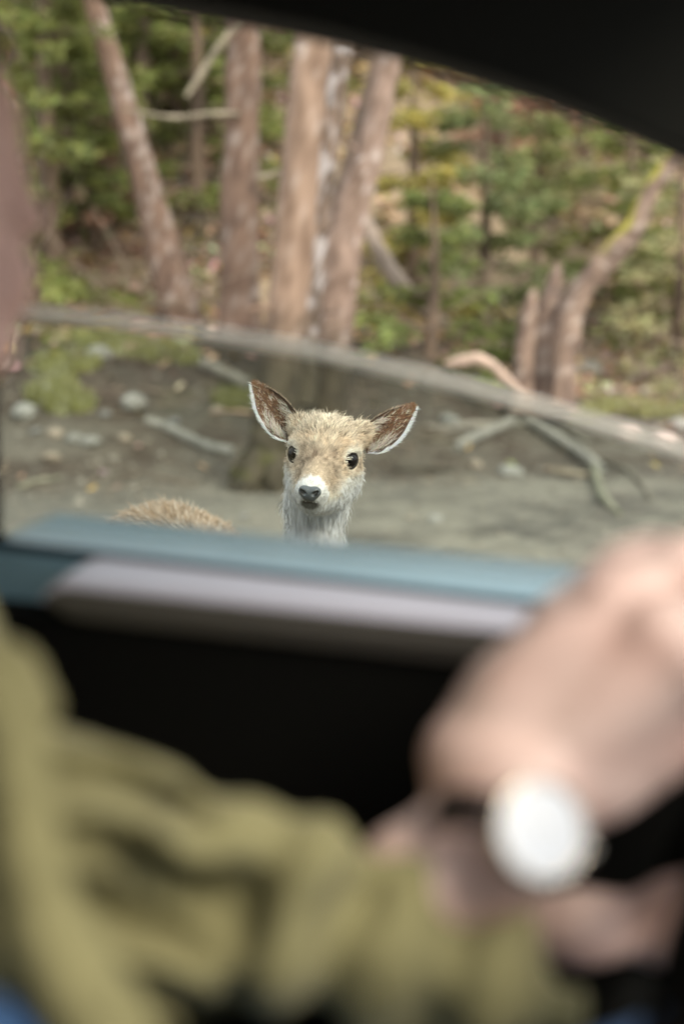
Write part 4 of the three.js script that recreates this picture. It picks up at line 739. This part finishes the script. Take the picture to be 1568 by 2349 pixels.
  hem([[-120, 1480, 0.475], [10, 1640, 0.465], [45, 1800, 0.46], [70, 1980, 0.455], [110, 2140, 0.455], [170, 2260, 0.455], [240, 2460, 0.46]], [0.012, 0.010, 0.0095, 0.010, 0.011, 0.011, 0.011]);
  hem([[-90, 1640, 0.482], [-60, 1900, 0.48], [-30, 2120, 0.475], [20, 2260, 0.475]], [0.011, 0.011, 0.011, 0.008], 0.02);
  hem([[120, 2120, 0.458], [200, 2210, 0.46], [280, 2310, 0.465], [350, 2420, 0.47]], [0.007, 0.0055, 0.0055, 0.006]);
  part('jacket_front', put(E.mesh(0.004, khaki)), vcol(0.9), person);
  // jeans
  const T = new Field();
  T.chain([at(-500, 2750, 0.80), at(200, 2960, 0.66), at(900, 2820, 0.68), at(1650, 2620, 0.74)], [0.14, 0.085, 0.075, 0.06], 0.05);
  T.chain([at(1650, 2620, 0.74), at(1850, 3300, 0.80)], [0.06, 0.05], 0.04).chain([at(-500, 2750, 0.86), at(600, 2900, 0.9), at(1500, 2720, 0.9), at(1700, 3200, 0.92)], [0.13, 0.085, 0.065, 0.05], 0.04);
  T.chain([at(-260, 2420, 0.54), at(-60, 2430, 0.54), at(60, 2490, 0.55)], [0.03, 0.022, 0.02], 0.02);
  T.warp = (x, y, z) => 0.003 * fbm(x * 22, y * 22, z * 22, 3);
  part('jeans', put(T.mesh(0.008, (x, y, z) => { const n = 1 + 0.5 * fbm(x * 50, y * 50, z * 50, 2); return [0.03 * n, 0.075 * n, 0.17 * n]; })), vcol(0.95), person);
  // wristwatch on the right wrist
  const c = an(1238, 1905, 0.545), w = thing('wristwatch', 'round wristwatch with white dial and dark brown strap on the driver wrist', 'wristwatch', c);
  const zf = camF.clone().negate().multiplyScalar(1).addScaledVector(camR, 0.42).addScaledVector(camU, 0.30).normalize(), yf = an(1330, 1700, 0.545).sub(c); yf.addScaledVector(zf, -yf.dot(zf)).normalize(); const xf = yf.clone().cross(zf);
  w.scale.setScalar(1.06); w.quaternion.setFromRotationMatrix(new THREE.Matrix4().makeBasis(xf, yf, zf));
  const steel = std([0.62, 0.55, 0.46], 0.25, { metalness: 1 });
  part('case', new THREE.LatheGeometry([[0.0001, -0.005], [0.0205, -0.005], [0.0225, -0.003], [0.0225, 0.0015], [0.0218, 0.003], [0.0205, 0.0034], [0.0198, 0.0026], [0.0198, 0.0005], [0.0001, 0.0005]].map(([x, y]) => new THREE.Vector2(x, y)), 48).rotateX(Math.PI / 2), steel, w);
  const dial = part('dial', new THREE.CylinderGeometry(0.0197, 0.0197, 0.0006, 48).rotateX(Math.PI / 2).translate(0, 0, 0.0011), std([0.56, 0.57, 0.59], 0.45), w);
  for (let i = 0; i < 12; i++) part('hour_mark', new THREE.BoxGeometry(0.0007, 0.0026, 0.0003).translate(0, 0.0165, 0.0016).rotateZ(-i * Math.PI / 6), steel, dial);
  part('hand', new THREE.BoxGeometry(0.0009, 0.0105, 0.0003).translate(0, 0.0045, 0.0019).rotateZ(-1.0), steel, w); part('hand', new THREE.BoxGeometry(0.0007, 0.0155, 0.0003).translate(0, 0.0068, 0.0023).rotateZ(0.9), steel, w);
  part('crystal', new THREE.CylinderGeometry(0.0197, 0.0197, 0.0004, 40).rotateX(Math.PI / 2).translate(0, 0, 0.0029), new THREE.MeshPhysicalMaterial({ color: 0xffffff, roughness: 0.02, transmission: 1, thickness: 0 }), w);
  part('crown', new THREE.CylinderGeometry(0.0025, 0.0025, 0.004, 14).rotateZ(Math.PI / 2).translate(0.0242, 0, -0.001), steel, w);
  const leather = std([0.022, 0.011, 0.008], 0.7), loop = (s) => { const pts = []; for (let i = 0; i <= 16; i++) { const a = i / 16 * 2.6; pts.push([s * (0.020 * Math.cos(0) + 0.0135 * Math.sin(Math.min(a, 1.6)) - (a > 1.6 ? 0.011 * (a - 1.6) : 0)), 0, -0.003 - 0.031 * (1 - Math.cos(a))]); } const P = [], I = []; pts.forEach(([x, , z], i) => { const t = 0.0013; for (const [yy, dz] of [[-0.009, t], [0.009, t], [0.009, -t], [-0.009, -t]]) P.push(x + s * dz, yy, z + dz); }); for (let i = 0; i < 16; i++) for (let j = 0; j < 4; j++) { const a = i * 4 + j, b = i * 4 + (j + 1) % 4; I.push(a, b, a + 4, b, b + 4, a + 4); } return geoOf(P, null, null, I).rotateZ(0); };
  part('strap', loop(-1), leather, w); part('strap', loop(1), leather, w);
}
renderer.render(scene, camera);
